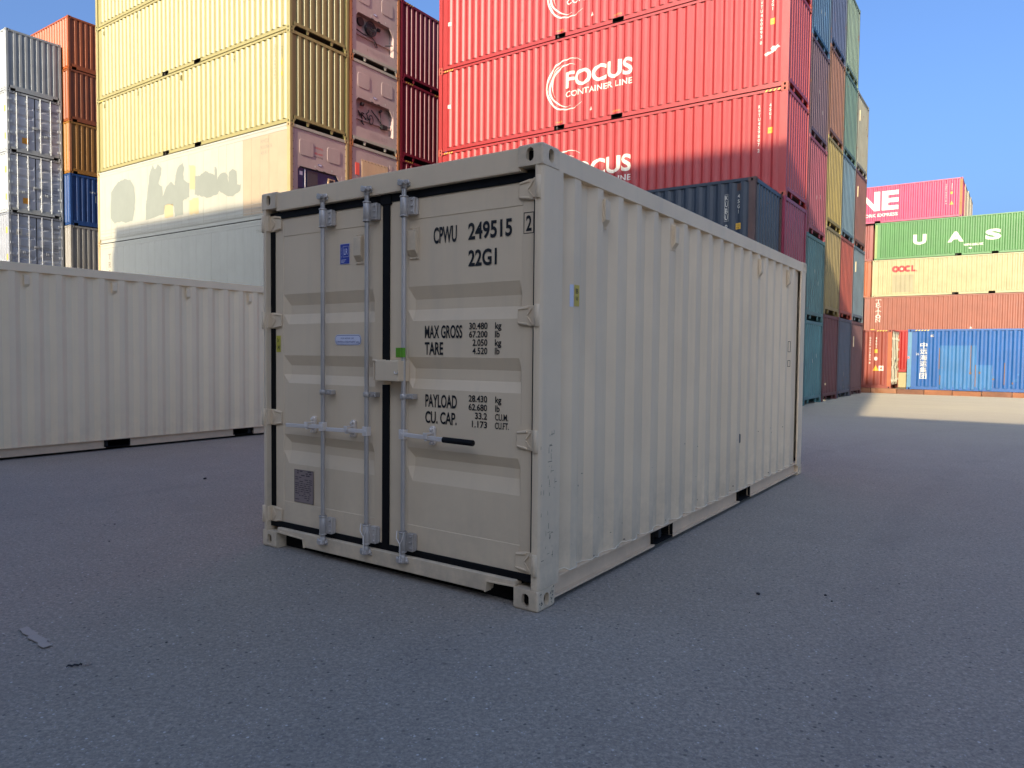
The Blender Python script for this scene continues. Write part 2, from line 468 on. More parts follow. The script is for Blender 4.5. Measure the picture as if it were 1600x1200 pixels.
# ================================================================== GROUND
def asphalt():
    m, t, b = new_mat('asphalt')
    tc = N(t, 'ShaderNodeTexCoord').outputs['Object']
    big = noise(t, tc, .22, 3, .5); mid = noise(t, tc, 2.1, 5, .6); fine = noise(t, tc, 95, 4, .75)
    base = mixc(t, ramp(t, big, .35, .65), (.405, .350, .275), (.470, .400, .310))
    base = mixc(t, ramp(t, mid, .3, .75, 0, .5), base, (.318, .277, .222))
    vo = N(t, 'ShaderNodeTexVoronoi'); vo.inputs['Scale'].default_value = 120; t.links.new(tc, vo.inputs['Vector'])
    agg = N(t, 'ShaderNodeSeparateColor'); t.links.new(vo.outputs['Color'], agg.inputs[0])
    base = mixc(t, ramp(t, agg.outputs[0], .0, 1., 0, .55), base, (.135, .12, .102))
    base = mixc(t, math_(t, 'MULTIPLY', ramp(t, agg.outputs[1], .93, .95), ramp(t, vo.outputs['Distance'], .45, .25, 0, .75)), base, (.58, .57, .56))
    gr = noise(t, tc, 42, 3, .7); base = mixc(t, ramp(t, gr, .38, .64, .5, 0), base, (.145, .130, .112))
    base = mixc(t, ramp(t, fine, .58, .8, 0, .45), base, (.40, .395, .39))
    v3 = N(t, 'ShaderNodeTexVoronoi'); v3.inputs['Scale'].default_value = 34; t.links.new(tc, v3.inputs['Vector'])
    s3 = N(t, 'ShaderNodeSeparateColor'); t.links.new(v3.outputs['Color'], s3.inputs[0])
    base = mixc(t, math_(t, 'MULTIPLY', ramp(t, s3.outputs[0], .92, .94), ramp(t, v3.outputs['Distance'], .24, .12, 0, .75)), base, (.66, .63, .58))
    base = mixc(t, math_(t, 'MULTIPLY', ramp(t, s3.outputs[1], .90, .92), ramp(t, v3.outputs['Distance'], .30, .20, 0, .8)), base, (.07, .066, .062))
    # pale scrape marks and flattened flecks
    st = N(t, 'ShaderNodeMapping'); st.inputs['Rotation'].default_value = (0, 0, TH + .5); st.inputs['Scale'].default_value = (1., 3.6, 1); t.links.new(tc, st.inputs[0])
    sc1 = ramp(t, noise(t, st.outputs[0], 2.6, 9, .72), .655, .71)
    base = mixc(t, math_(t, 'MULTIPLY', sc1, .5), base, (.46, .45, .44))
    v2 = N(t, 'ShaderNodeTexVoronoi'); v2.inputs['Scale'].default_value = 4.5; t.links.new(tc, v2.inputs['Vector'])
    s2 = N(t, 'ShaderNodeSeparateColor'); t.links.new(v2.outputs['Color'], s2.inputs[0])
    spot = math_(t, 'MULTIPLY', ramp(t, s2.outputs[0], .70, .72), ramp(t, math_(t, 'ADD', v2.outputs['Distance'], math_(t, 'MULTIPLY', noise(t, tc, 30, 5, .7), .16)), .135, .10, 0, .7))
    base = mixc(t, spot, base, (.5, .49, .47))
    spotd = math_(t, 'MULTIPLY', ramp(t, s2.outputs[1], .82, .84), ramp(t, math_(t, 'ADD', v2.outputs['Distance'], math_(t, 'MULTIPLY', noise(t, tc, 24, 5, .7), .2)), .19, .13, 0, .5))
    base = mixc(t, spotd, base, (.03, .03, .032))
    # soft oil stains and old tyre tracks
    oil = ramp(t, noise(t, tc, .55, 5, .6), .60, .74, 0, .14); base = mixc(t, oil, base, (.10, .095, .09))
    tr = N(t, 'ShaderNodeVectorMath', operation='DISTANCE'); t.links.new(tc, tr.inputs[0]); tr.inputs[1].default_value = (26, -9, 0)
    for rad, wd_ in ((27.3, .16), (29.2, .16), (33.9, .14)):
        ad = math_(t, 'ABSOLUTE', math_(t, 'SUBTRACT', math_(t, 'ADD', tr.outputs['Value'], math_(t, 'MULTIPLY', mid, .25)), rad + .12), 0.)
        base = mixc(t, math_(t, 'MULTIPLY', ramp(t, ad, wd_, wd_ * .5), ramp(t, noise(t, tc, 1.1, 6, .7), .42, .62, 0, .15)), base, (.10, .096, .094))
    # dusty yard by the far row, sunlit warmth painted into the tint
    vr = N(t, 'ShaderNodeVectorRotate', rotation_type='Z_AXIS'); vr.inputs['Angle'].default_value = -TH; t.links.new(tc, vr.inputs['Vector'])
    sp = N(t, 'ShaderNodeSeparateXYZ'); t.links.new(vr.outputs[0], sp.inputs[0])
    sunlit_dust = math_(t, 'MULTIPLY', ramp(t, math_(t, 'ADD', sp.outputs[0], math_(t, 'MULTIPLY', mid, 6.)), 16, 28), ramp(t, noise(t, stretch(t, vr.outputs[0], (1.2, .25, 1)), 1.2, 6, .65), .25, .7, .45, .95))
    base = mixc(t, math_(t, 'MULTIPLY', sunlit_dust, .8), base, (.44, .39, .26))
    t.links.new(base, b.inputs['Base Color'])
    b.inputs['Roughness'].default_value = .78; b.inputs['Specular IOR Level'].default_value = .35
    bp = N(t, 'ShaderNodeBump'); bp.inputs['Strength'].default_value = .55; bp.inputs['Distance'].default_value = .006
    h = math_(t, 'ADD', math_(t, 'MULTIPLY', vo.outputs['Distance'], -.6), math_(t, 'ADD', fine, math_(t, 'MULTIPLY', mid, .8)))
    t.links.new(h, bp.inputs['Height']); t.links.new(bp.outputs[0], b.inputs['Normal'])
    return m
ASPH = asphalt()
g = MB(); n = 24
for i in range(n):                                    # graded sheet: small cells near the camera, reaching the horizon
    pass
g.add([(-900, -900, 0), (900, -900, 0), (900, 900, 0), (-900, 900, 0)], [(0, 1, 2, 3)])
tag(ob('asphalt_yard', g.mesh('asphalt_yard'), ASPH), kind='structure')

# rusty edging in front of the far-right row, made of short lengths
kerb_m = [paint('rusty_edging', dim(c, .5), .85, .25, .3, r, .5) for c, r in (((150, 96, 62), .9), ((132, 88, 64), .7), ((162, 112, 78), .8), ((120, 84, 66), 1.))]
p = G(33.6, 6.9); kr = empty('steel_edging', (p.x, p.y, 0), TH - R(90)); tag(kr, 'low rusty brown edging along the foot of the blue and brown containers', 'edging')
mb = MB(); mb.box(0, .96, 0, .30, 0, .20); seg = mb.mesh('edging_length', .008, 1)
for k in range(22):
    ob('edging_length', seg, random.choice(kerb_m), kr, (k * .98, random.uniform(-.012, .012), random.uniform(-.02, .008)))
mb = MB(); mb.box(-2, 30, .31, 12, 0, .10)
bs = ob('gravel_bed', mb.mesh('gravel_bed'), plain('gravel_bed', (120, 108, 86), .9), None, (p.x, p.y, 0), None, (0, 0, TH - R(90))); tag(bs, kind='structure')

# ================================================================== NEAR CONTAINERS
BEIGE = (222, 199, 165)
hm = paint('beige_paint', BEIGE, .55, .05, .20, 0, .16, scuff=.12, dirt=.22, spec=.25)
hm_s = paint('beige_paint_scuffed', BEIGE, .55, .06, .28, 0, .16, scuff=.8, dirt=.42)
hm_rail = paint('beige_paint_rail', (218, 190, 156), .5, .06, .2, 0, .1, scuff=.5, dirt=.2)
gask = rubber

def ventilator_mesh():
    """cast vent cover: flange, hood that slopes back at the foot, two rivets"""
    m = MB(); w = .034
    m.box(-.042, .042, -.004, 0, -.1, .1)
    prof = [(-.004, .085), (-.034, .075), (-.034, -.045), (-.004, -.085)]
    m.prism([(p[0], p[1]) for p in prof], 0, -w, w)
    for zz in (.092, -.092):
        for xx in (-.02, .02): m.box(xx - .006, xx + .006, -.010, -.004, zz - .005, zz + .005)
    return m.mesh('ventilator', .003, 1)
VENT = ventilator_mesh()

def near_box(root, vents, pk, first, door, hm=None, hm_s=None):
    hm = hm or globals()['hm']; hm_s = hm_s or globals()['hm_s']
    """20 ft box with hero level parts; visible side is y=0"""
    L, H = L20, STD
    castings(root, L, H, hm_s, True)
    pn = [(.0, .046), (.0, .028), (.006, .010), (.022, .0015), (.032, .0), (.226, .0), (.226, .02), (.11, .03), (.08, .046)]
    for x, sx in ((0, 1), (L, -1)):
        for y, sy in ((0, 1), (W, -1)):
            m = MB(); m.prism([(p[0] + .003, p[1] + .003) for p in pn], 2, .118, H - .118)
            ob('corner_post', cached(('hpost',), lambda: m.mesh('corner_post', .002, 1)), hm_s, root, (x, y, 0), (sx, sy, 1))
    f0 = Face('y0', L, H, profile(.229, L - .229, .2835, .036, first), .010)
    fW = Face('yW', L, H, profile(.229, L - .229, .2835, .036, first), .010)
    fE = Face('xL', L, H, profile(.05, W - .05, .25, .045), .014)
    for f in (f0, fW): ob('side_panel', corr_mesh(f, .153, H - .115), hm_s if f is f0 else hm, root)
    ob('end_panel', corr_mesh(fE, .15, H - .1), hm, root)
    for y, sy in ((0, 1), (W, -1)):
        m = MB(); m.box(.178, L - .178, .004, .064, H - .122, H - .010)
        ob('top_rail', m.mesh('top_rail', .004, 2), hm_s, root, (0, y, 0), (1, sy, 1))
        ob('bottom_rail', m_botrail(L, pk, .047, True), hm_rail, root, (0, y, 0), (1, sy, 1))
        for pa, pb in pk: ob('fork_pocket', m_pocket(pb - pa, .047, .146), RECESS_SHADE, root, (pa, y, 0), (1, sy, 1))  # tunnel painted dark in place of its shade
    m = MB(); m.box(.006, .07, .162, W - .162, H - .11, H - .01); ob('end_header', m.mesh('end_header', .003, 1), hm, root, (L, 0, 0), (-1, 1, 1))
    m = MB(); m.box(.006, .07, .162, W - .162, .05, .155); ob('end_sill', m.mesh('end_sill', .003, 1), hm, root, (L, 0, 0), (-1, 1, 1))
    ob('roof', cached(('rfh', L, H), lambda: m_roof(L, H - .0)), hm, root)
    ob('floor', cached(('fl', L), lambda: m_floor(L)), plain('underside', (40, 38, 36), .85), root)
    ob('lining', cached(('in', L, H), lambda: m_inner(L, H)), plain('underside', (40, 38, 36), .85), root)
    for u, zz in vents: ob('ventilator', VENT, hm, root, (u, .010 + f0.dep(u) , zz))
    return f0

# ---------------- the beige box in the middle, doors towards the camera
main = root_a(3.352, 2.134, 0); tag(main, 'beige twenty foot container in the foreground with its closed doors facing us', 'container')
F0 = near_box(main, [(.755, 2.33), (1.86, 2.33), (4.09, 2.33), (5.21, 2.33)], ((1.61, 1.97), (3.62, 3.98)), .37, True)
L, H = L20, STD
XD = .050                                             # door skin lies 5 cm behind the casting face
# header and sill of the door end
m = MB(); m.box(.012, .09, .155, W - .155, 2.452, H - .008); ob('door_header', m.mesh('door_header', .006, 2), hm, main)
ys = W - .162
sill = [(.162, .152), (.162, .118), (.355, .112), (.365, .052), (W - .46, .052), (W - .45, .108), (ys, .118), (ys, .152)]
m = MB(); m.prism(sill, 0, .010, .085); ob('door_sill', m.mesh('door_sill', .004, 1), hm_s, main)
m = MB(); m.prism([(.162, .118), (.355, .112), (.365, .05), (.373, .05), (.361, .120), (.162, .127)], 0, .002, .06)
ob('notch_rim', m.mesh('notch_rim'), hm, main); m = MB(); m.prism([(ys, .118), (W - .45, .108), (W - .46, .05), (W - .468, .05), (W - .456, .116), (ys, .127)], 0, .002, .06)
ob('notch_rim', m.mesh('notch_rim'), hm, main)

m = MB(); m.box(.088, .13, .165, W - .165, .006, .15); ob('sill_shade_bar', m.mesh('sill_shade_bar'), RECESS_SHADE, main)  # added dark bar, paints the shade behind the sill notches
GRO = [(1.855, 1.775, 1.712, 1.640), (1.415, 1.343, 1.278, 1.215), (.842, .780, .722, .630)]
def door(root, y0, y1, py0, py1, hip0, hip1, zb=.186, zt=2.408):
    d = empty('door', (0, 0, 0)); d.parent = root
    zs = [(zb, 0)]
    for g4 in GRO[::-1]: zs += [(g4[3], 0), (g4[2], .025), (g4[1], .025), (g4[0], 0)]
    zs += [(zt, 0)]
    cols = [(py0, 0), (py0 + hip0, 1), (py1 - hip1, 1), (py1, 0)]
    m = MB(); vs = [(XD + .004 + dz * k, y, z) for y, k in cols for z, dz in zs]; nz = len(zs)
    m.add(vs, [(i * nz + j, i * nz + j + 1, (i + 1) * nz + j + 1, (i + 1) * nz + j) for i in range(3) for j in range(nz - 1)])
    ob('door_panel', m.mesh('door_panel'), hm, d)
    m = MB(); m.box(XD, XD + .05, y0, py0 + .001, zb, zt); m.box(XD, XD + .05, py1 - .001, y1, zb, zt)
    m.box(XD + .001, XD + .05, py0, py1, zb, .348); m.box(XD + .001, XD + .05, py0, py1, 2.272, zt)
    ob('door_frame', m.mesh('door_frame', .0025, 1), hm, d)
    return d
dR = door(main, .052, 1.186, .158, 1.03, .02, .045); dR['label'] = 'right door with the printed weights and numbers'
dL = door(main, 1.234, 2.346, 1.318, 2.25, .03, .055); dL['label'] = 'left door with two handles and stickers'
def bead(d, boxes):
    m = MB()
    for b_ in boxes: m.box(*b_)
    return ob('gasket', m.mesh('gasket', .006, 2), rubber, d)
bead(dR, [(XD - .008, XD + .06, .03, 1.21, 2.402, 2.4505), (XD - .010, XD + .06, .03, 1.21, .146, .192), (XD - .007, XD + .06, .0475, .0825, .17, 2.43), (XD - .012, XD + .06, 1.180, 1.240, .16, 2.43), (XD - .016, XD + .05, 1.165, 1.255, 2.385, 2.452)])
bead(dL, [(XD - .009, XD + .06, 1.2115, 2.39, 2.4015, 2.450), (XD - .0105, XD + .06, 1.2115, 2.39, .1465, .1925), (XD - .004, XD + .06, 2.335, 2.392, .185, 2.409)])

def hinge(d, y, z, s):
    """s=+1: blade runs to +y from the post at y"""
    m = MB(); X = XD
    m.prism([(y + s * .0, z - .058), (y + s * .0, z + .058), (y + s * .07, z + .058), (y + s * .135, z + .045), (y + s * .135, z - .045), (y + s * .07, z - .058)], 0, X - .011, X - .002)
    for k in (1, -1):
        m.prism([(y + s * .025, z + k * .05), (y + s * .038, z + k * .05), (y + s * .075, z + k * .004), (y + s * .062, z + k * .004)], 0, X - .017, X - .0105)
        m.prism([(y + s * .06, z + k * .054), (y + s * .13, z + k * .042), (y + s * .13, z + k * .032), (y + s * .06, z + k * .040)], 0, X - .017, X - .0105)
    yb = y - s * .018
    m.box(X - .040, X - .003, min(yb, y + s * .02), max(yb, y + s * .02), z - .055, z + .055)
    m.tube([(X - .045, yb, z - .062), (X - .045, yb, z + .062)], .016, 10)
    return ob('hinge', m.mesh('hinge', .003, 1, 50), hm, d)
for z in (2.352, 1.652, .955, .262): hinge(dR, .046, z, 1)
for z in (2.372, 1.668, .958, .240): hinge(dL, W - .040, z, -1)

def rod(d, y, side):
    m = MB(); m.tube([(0, y, .15), (0, y, 2.47)], .0150, 14); ob('locking_rod', m.mesh('locking_rod'), galv, d)
    for z0, z1 in ((2.285, 2.415), (.178, .312)):
        m = MB(); m.tube([(0, y, z0), (0, y, z1)], .0245, 14)
        m.tube([(0, y, z1 - .012), (0, y, z1)], .028, 14); m.tube([(0, y, z0), (0, y, z0 + .010)], .027, 14)
        yy = y - .03; m.box(.008, .046, yy - .045, yy + .012, z0 + .01, z1 - .012); m.box(.030, XD, yy - .05, yy + .05, z0 + .015, z1 - .018)
        for zz in (z0 + .03, (z0 + z1) / 2, z1 - .03): m.box(.000, .010, yy - .036, yy - .022, zz - .006, zz + .006)
        ob('rod_guide', m.mesh('rod_guide', .0025, 1, 50), galv, d)
    m = MB(); m.tube([(0, y, 1.150), (0, y, 1.182)], .0225, 12); m.box(.004, XD, y - .075, y - .01, 1.150, 1.182); m.box(-.004, .006, y - .06, y - .045, 1.158, 1.172)
    ob('rod_guide', m.mesh('rod_guide', .003, 1, 50), galv, d)
    for zc, s in ((2.492, 1), (.128, -1)):
        m = MB()
        m.tube([(0, y, zc - s * .035), (0, y, zc + s * .012)], .021, 10)
        m.prism([(y - .030, zc - .012), (y - .016, zc + .014), (y + .022, zc + .018), (y + .036, zc + .004), (y + .030, zc - .014), (y + .004, zc - .020)], 0, -.030, .014)
        m.tube([(-.020, y + .026, zc - .014), (-.020, y + .026, zc + .024)], .009, 8); m.tube([(-.024, y - .018, zc - .004), (-.040, y - .022, zc - .002)], .010, 8)
        ob('rod_cam', m.mesh('rod_cam', .004, 1, 50), galv, d)
        m = MB(); m.prism([(y - .045, zc - .016), (y - .030, zc + .022), (y + .034, zc + .024), (y + .046, zc - .004), (y + .030, zc - .022), (y - .030, zc - .024)], 0, .002, .014); m.tube([(-.012, y - .036, zc), (.010, y - .036, zc)], .010, 8)
        k = ob('cam_keeper', m.mesh('cam_keeper', .003, 1), galv, main)
rod(dL, 1.766, 1); rod(dL, 1.342, 1); rod(dR, 1.016, 1)
def handle(d, y_rod, y_end, z, piv, grip=None):
    s = 1 if y_end > y_rod else -1; m = MB()
    m.box(-.020, .020, y_rod - .022, y_rod + .022, z - .030, z + .030)                 # hub clamped on the rod
    m.tube([(-.024, y_rod, z), (-.020, y_rod, z)], .014, 8)
    path = [(-.012, y_rod + s * .02, z), (-.014, piv - s * .03, z - .004), (-.020, piv + s * .03, z - .006), (-.022, y_end, z - .010)]
    for (x0, ya, za), (x1, yb, zb) in zip(path, path[1:]):
        h = .013; t_ = .006
        m.add([(x0 - t_, ya, za - h), (x0 + t_, ya, za - h), (x0 + t_, ya, za + h), (x0 - t_, ya, za + h), (x1 - t_, yb, zb - h), (x1 + t_, yb, zb - h), (x1 + t_, yb, zb + h), (x1 - t_, yb, zb + h)],
              [(0, 1, 2, 3), (7, 6, 5, 4), (0, 4, 5, 1), (1, 5, 6, 2), (2, 6, 7, 3), (3, 7, 4, 0)])
    ob('handle', m.mesh('handle', .002, 1, 50), zinc, d)
    m = MB()                                                                          # hasp with seal eye
    m.prism([(piv - .012, z - .055), (piv - .020, z - .045), (piv - .020, z + .050), (piv - .010, z + .062), (piv + .010, z + .062), (piv + .020, z + .050), (piv + .020, z - .045), (piv + .012, z - .055)], 0, .030, XD + .002)
    for k in (-1, 1): m.tube([(.012, piv, z + k * .042), (.034, piv, z + k * .042)], .010, 8)
    m.box(-.030, .034, piv - .010, piv + .010, z + .014, z + .024); m.box(-.036, -.028, piv - .016, piv + .016, z - .012, z + .026); m.box(-.030, .034, piv - .010, piv + .010, z - .026, z - .018)
    ob('handle_hasp', m.mesh('handle_hasp', .002, 1, 50), zinc, d)
    if grip:
        m = MB(); m.tube([(-.021, grip, z - .007), (-.023, y_end - .012 * -s, z - .0105)], .018, 12); ob('handle_grip', m.mesh('handle_grip', .003, 1, 50), rubber, d)
handle(dL, 1.766, 2.13, .928, 1.905); handle(dL, 1.342, 1.706, .925, 1.507); handle(dR, 1.016, .452, .928, .806, .672)
# cords hanging on two of the lower guides
def cord(d, y):
    m = MB(); pts = [(-.02, y + .03, .315), (-.032, y + .026, .27), (-.033, y - .005, .235), (-.032, y - .006, .17), (-.034, y - .002, .12)]
    m.tube(pts, .0035, 6); m.tube([(-.02, y - .03, .315), (-.032, y - .02, .26), (-.033, y - .005, .235)], .0035, 6); ob('tie_wire', m.mesh('tie_wire'), zinc, d)
cord(dL, 1.342); cord(dR, 1.016)
# lock box over the joint
m = MB(); m.box(-.062, .045, 1.005, 1.205, 1.262, 1.392); ob('lock_box', m.mesh('lock_box', .006, 2), hm, main)
m = MB(); m.box(-.02, .045, 1.207, 1.275, 1.385, 1.396); m.box(-.01, .045, 1.262, 1.275, 1.262, 1.386); m.box(-.02, .04, 1.16, 1.20, 1.236, 1.262); ob('lock_box_bracket', m.mesh('lock_box_bracket', .002, 1), hm, main)
m = MB(); m.tube([(-.066, 1.005 + .012 + .016 * math.cos(a), 1.325 + .016 * math.sin(a)) for a in [R(180 + k * 22.5) for k in range(9)]], .0035, 6); ob('padlock_eye', m.mesh('padlock_eye'), zinc, main)
# vent covers on the doors
for d, y in ((dR, .976), (dL, 1.456)): ob('ventilator', VENT, hm, d, (XD + .002, y, 2.125), None, (0, 0, R(-90)))
# printing on the doors
FD = Face('x0', L, H, None, XD + .003)
FDp = Face('x0', L, H, None, XD + .0005)
def dprint(body, vL, vR, z, h, bold=.026, d=dR, f=FD): letters(d, body, f, vL, z, h, black, vL - vR, bold, lift=.002)
dprint('CPWU', .818, .634, 2.112, .098); dprint('249515', .548, .232, 2.114, .098); dprint('22G1', .546, .338, 1.958, .094)
dprint('2', .136, .098, 2.128, .086, f=FDp)
for (ya, yb, za, zb) in ((.152, .084, 2.112, 2.116), (.152, .084, 2.226, 2.230), (.152, .148, 2.112, 2.230), (.088, .084, 2.112, 2.230)):
    V, F = rect(ya - yb, zb - za); lay(dR, V, F, FDp, ya, za, black, lift=.002)
for body, vl, vr, z, h in (('MAX GROSS', .885, .588, 1.534, .078), ('TARE', .885, .736, 1.432, .078), ('PAYLOAD', .878, .626, 1.108, .080), ('CU. CAP.', .878, .626, 1.008, .074)): dprint(body, vl, vr, z, h, .022)
for body, vl, vr, z in (('30.480', .536, .400, 1.584), ('67.200', .536, .400, 1.535), ('2.050', .510, .400, 1.486), ('4.520', .510, .400, 1.437), ('28.430', .536, .398, 1.154), ('62.680', .536, .398, 1.103), ('33.2', .487, .398, 1.053), ('1.173', .510, .398, 1.003)): dprint(body, vl, vr, z, .039, .02)
for body, vl, vr, z in (('kg', .346, .300, 1.584), ('lb', .346, .312, 1.535), ('kg', .346, .300, 1.486), ('lb', .346, .312, 1.437), ('kg', .340, .296, 1.154), ('lb', .340, .308, 1.103), ('CU.M.', .340, .246, 1.053), ('CU.FT.', .340, .242, 1.003)): dprint(body, vl, vr, z, .039, .018)
# stickers and plates
blue = worn_print('blue_label', (48, 66, 150), .15); pale = worn_print('pale_label', (214, 214, 226), .1); plate = plain('plate_aluminium', (150, 132, 124), .5, .15)
label_plate(dL, FD, 1.652, 2.034, .094, .138, pale, 'certificate_sticker', .002); label_plate(dL, FD, 1.649, 2.037, .088, .132, blue, 'certificate_sticker', .003)
letters(dL, 'LR', FD, 1.612, 2.098, .042, pale, .036, .01, lift=.004)
for (ya, za, w_, h_) in ((1.622, 2.082, .056, .002), (1.622, 2.152, .056, .002), (1.622, 2.082, .002, .072), (1.568, 2.082, .002, .072), (1.640, 2.062, .050, .003), (1.640, 2.054, .040, .003), (1.640, 2.046, .030, .003)): label_plate(dL, FD, ya, za, w_, h_, pale, 'lettering', .004)
letters(dL, 'CERTIFIED', FD, 1.637, 2.148, .006, pale, .006, .0, True, 1.35, lift=.004)
def rounded(w, h, r, n=6):
    pts = []
    for cx, cy, a0 in ((w - r, r, -90), (w - r, h - r, 0), (r, h - r, 90), (r, r, 180)):
        for k in range(n + 1): a = R(a0 + 90 * k / n); pts.append((cx + r * math.cos(a), cy + r * math.sin(a)))
    return poly(pts)
ink = worn_print('sticker_ink', (52, 56, 110), .1)
for k, (mt, ins) in enumerate(((pale, 0), (ink, .005), (pale, .008))):
    V, F = rounded(.256 - 2 * ins, .072 - 2 * ins, .03 - ins); lay(dL, V, F, FD, 1.702 - ins, 1.489 + ins, mt, 'repair_sticker', .002 + .001 * k)
letters(dL, 'FOR REPAIR USE', FD, 1.640, 1.530, .010, ink, .125, .0, lift=.0055); letters(dL, 'CORTEN or EQUIVALENT only', FD, 1.686, 1.505, .013, ink, .222, .004, lift=.0055)
label_plate(dL, FD, 2.128, .358, .206, .236, plate, 'data_plate', .004)
rr = random.Random(3)
for r_ in range(15):
    zz = .58 - r_ * .0145; x = 2.118 - (.02 if r_ < 3 else 0)
    while x > 1.945:
        w_ = rr.uniform(.012, .045); w_ = min(w_, x - 1.935)
        if rr.random() < .72: label_plate(dL, FD, x, zz, w_, .0055 if r_ > 2 else .008, plain('plate_ink', (82, 70, 70), .6), 'lettering', .0055)
        x -= w_ + rr.uniform(.005, .014)
for (ya, za, w_, h_) in ((2.128, .358, .206, .003), (2.128, .591, .206, .003), (2.128, .358, .003, .236), (1.925, .358, .003, .236)): label_plate(dL, FD, ya, za, w_, h_, plain('plate_ink', (82, 70, 70), .6), 'plate_border', .006)
ypaper = worn_print('yellow_tape', (196, 182, 60), .3)
label_plate(dL, FDp, 2.328, 1.438, .050, .120, ypaper, 'yellow_tape', .003)
for pts in ([(.008, .10), (.012, .10), (.012, .075), (.026, .095), (.030, .095), (.014, .07), (.010, .07)], [(.010, .02), (.014, .05), (.018, .05), (.016, .03), (.024, .045), (.030, .02), (.034, .05), (.038, .05), (.032, .012), (.022, .035), (.014, .012)]):
    V, F = poly(pts); lay(dL, V, F, FDp, 2.322, 1.44, black, lift=.0045)
gtape = plain('green_tape', (92, 152, 28), .55)
m = MB(); tp = [(XD - .003, 1.128), (XD - .003, 1.075), (-.010, 1.032), (-.0195, 1.020), (-.0195, 1.004), (-.008, .992)]
vs = [(x, y, z) for x, y in tp for z in (1.412, 1.472)]; m.add(vs, [(2 * i, 2 * i + 2, 2 * i + 3, 2 * i + 1) for i in range(len(tp) - 1)]); ob('green_tape', m.mesh('green_tape'), gtape, dR)
# marks on the long side
label_plate(main, F0, .345, 1.72, .024, .13, worn_print('label_back', (196, 200, 214), .1), 'pale_sticker', .002)
label_plate(main, F0, .376, 1.725, .058, .125, worn_print('ochre_label', (196, 172, 74), .3), 'ochre_sticker', .003)
for z_ in (1.80, 1.755): letters(main, 'B' if z_ > 1.78 else 'W', F0, .390, z_, .03, black, .028, lift=.005)
V, F = rounded(.05, .09, .012); lay(main, V, F, F0, 3.66, .60, plain('bare_scrape', (92, 88, 84), .6), 'scrape_mark', .002)
for z_, h_ in ((1.500, .125), (1.330, .075)):
    for (dx, dz, w_, hh) in ((0, 0, .006, h_), (.034, 0, .006, h_), (.006, 0, .028, .006), (.006, h_ - .006, .028, .006)): label_plate(main, F0, 5.41 + dx, z_ + dz, w_, hh, black, 'stencil_mark', .003)
# rows of tiny chips and weld spatter along the foot of the long side
rr = random.Random(11); chip = plain('chipped_primer', (74, 70, 68), .7)
mbs = MB()
for k in range(46):
    u = rr.uniform(.3, 5.7); zz = rr.choice([rr.uniform(.17, .30), rr.uniform(.62, .68), rr.uniform(.2, 1.0)]); w_ = rr.uniform(.004, .022); h_ = rr.uniform(.003, .010)
    V, F = poly([(0, 0), (w_, -.3 * h_), (w_ * .8, h_), (.2 * w_, h_ * .8)]); q = F0.dep(u)
    mbs.add([F0.pt(u + v[0], zz + v[1], F0.dep(u + v[0]) - .002) for v in V], F)
for k in range(70):
    zz = rr.uniform(.25, 1.0) if k < 45 else rr.uniform(.01, .11); x_ = rr.gauss(.115, .02) if k < 30 else rr.uniform(.01, .16); vert = rr.random() < .7
    w_, h_ = (rr.uniform(.002, .004), rr.uniform(.008, .04)) if vert else (rr.uniform(.01, .05), rr.uniform(.002, .004))
    if k >= 45: w_, h_ = rr.uniform(.003, .014), rr.uniform(.003, .012); x_ = rr.choice((rr.uniform(.014, .04), rr.uniform(.125, .165)))
    yb = .0018 if zz > .12 else -.0008
    mbs.add([(x_ + .003 + a_, yb, zz + b_) for a_, b_ in ((0, 0), (w_, h_ * rr.uniform(0, .3)), (w_ * .9, h_), (rr.uniform(0, .4) * w_, h_ * .9))], [(0, 1, 2, 3)])
o = ob('paint_chips', mbs.mesh('paint_chips'), chip, main); o['kind'] = 'stuff'
weld = paint('weld_bead', (232, 218, 192), .5, .05, .05, 0, 0)
m = MB()
for side_k, (u, n_) in enumerate(((.26, 150),)):
    uu = u; pts = []
    while uu < L - .26:
        pts.append(F0.pt(uu, .157 + rr.choice((0, 0, .004, .012, .02)) * rr.random(), F0.dep(uu) - .003)); uu += .035
    m.tube(pts, .003, 5)
ob('weld_bead', m.mesh('weld_bead'), weld, main)

# ---------------- the second beige box behind it on the left
PALE = (250, 223, 182)
lb = paint('pale_beige_paint', PALE, .58, .04, .14, 0, .12, scuff=.3, dirt=.15)
left = root_a(3.45, 10.75, 0); tag(left, 'beige container at the left edge seen along its plain corrugated long side', 'container')
near_box(left, [(.81, 2.35), (1.95, 2.35), (3.09, 2.35), (4.22, 2.35), (5.36, 2.35)], ((1.79, 2.145), (3.90, 4.27)), .31, False, lb, lb)
m = MB(); m.box(.03, .08, .05, W - .05, .05, H - .02); ob('end_wall', m.mesh('end_wall', .004, 1), lb, left)

# ================================================================== STACKS
rust_post = paint('rusty_post', (138, 86, 50), .75, .25, .4, .55, .4)
cream_post = paint('cream_post', (150, 130, 90), .5, .12, .3, .3, .3)
def numbers(root, f, H, body, t, mat=white, top=None, h=.088, wdt=.055, gap=1.28):
    letters(root, body, f, t, (top or H - .32), h, mat, wdt, .012, True, gap)
def hazard_strip(root, f, t, z, n=4, mat=hazard):
    for k in range(n): V, F = poly([(0, 0), (.05, 0), (.10, .05), (.05, .05)]); lay(root, V, F, Face(f.w, f.L, f.H, None, .004), t - k * .11 if f.flip else t + k * .11, z, mat, 'hazard_mark', .003)

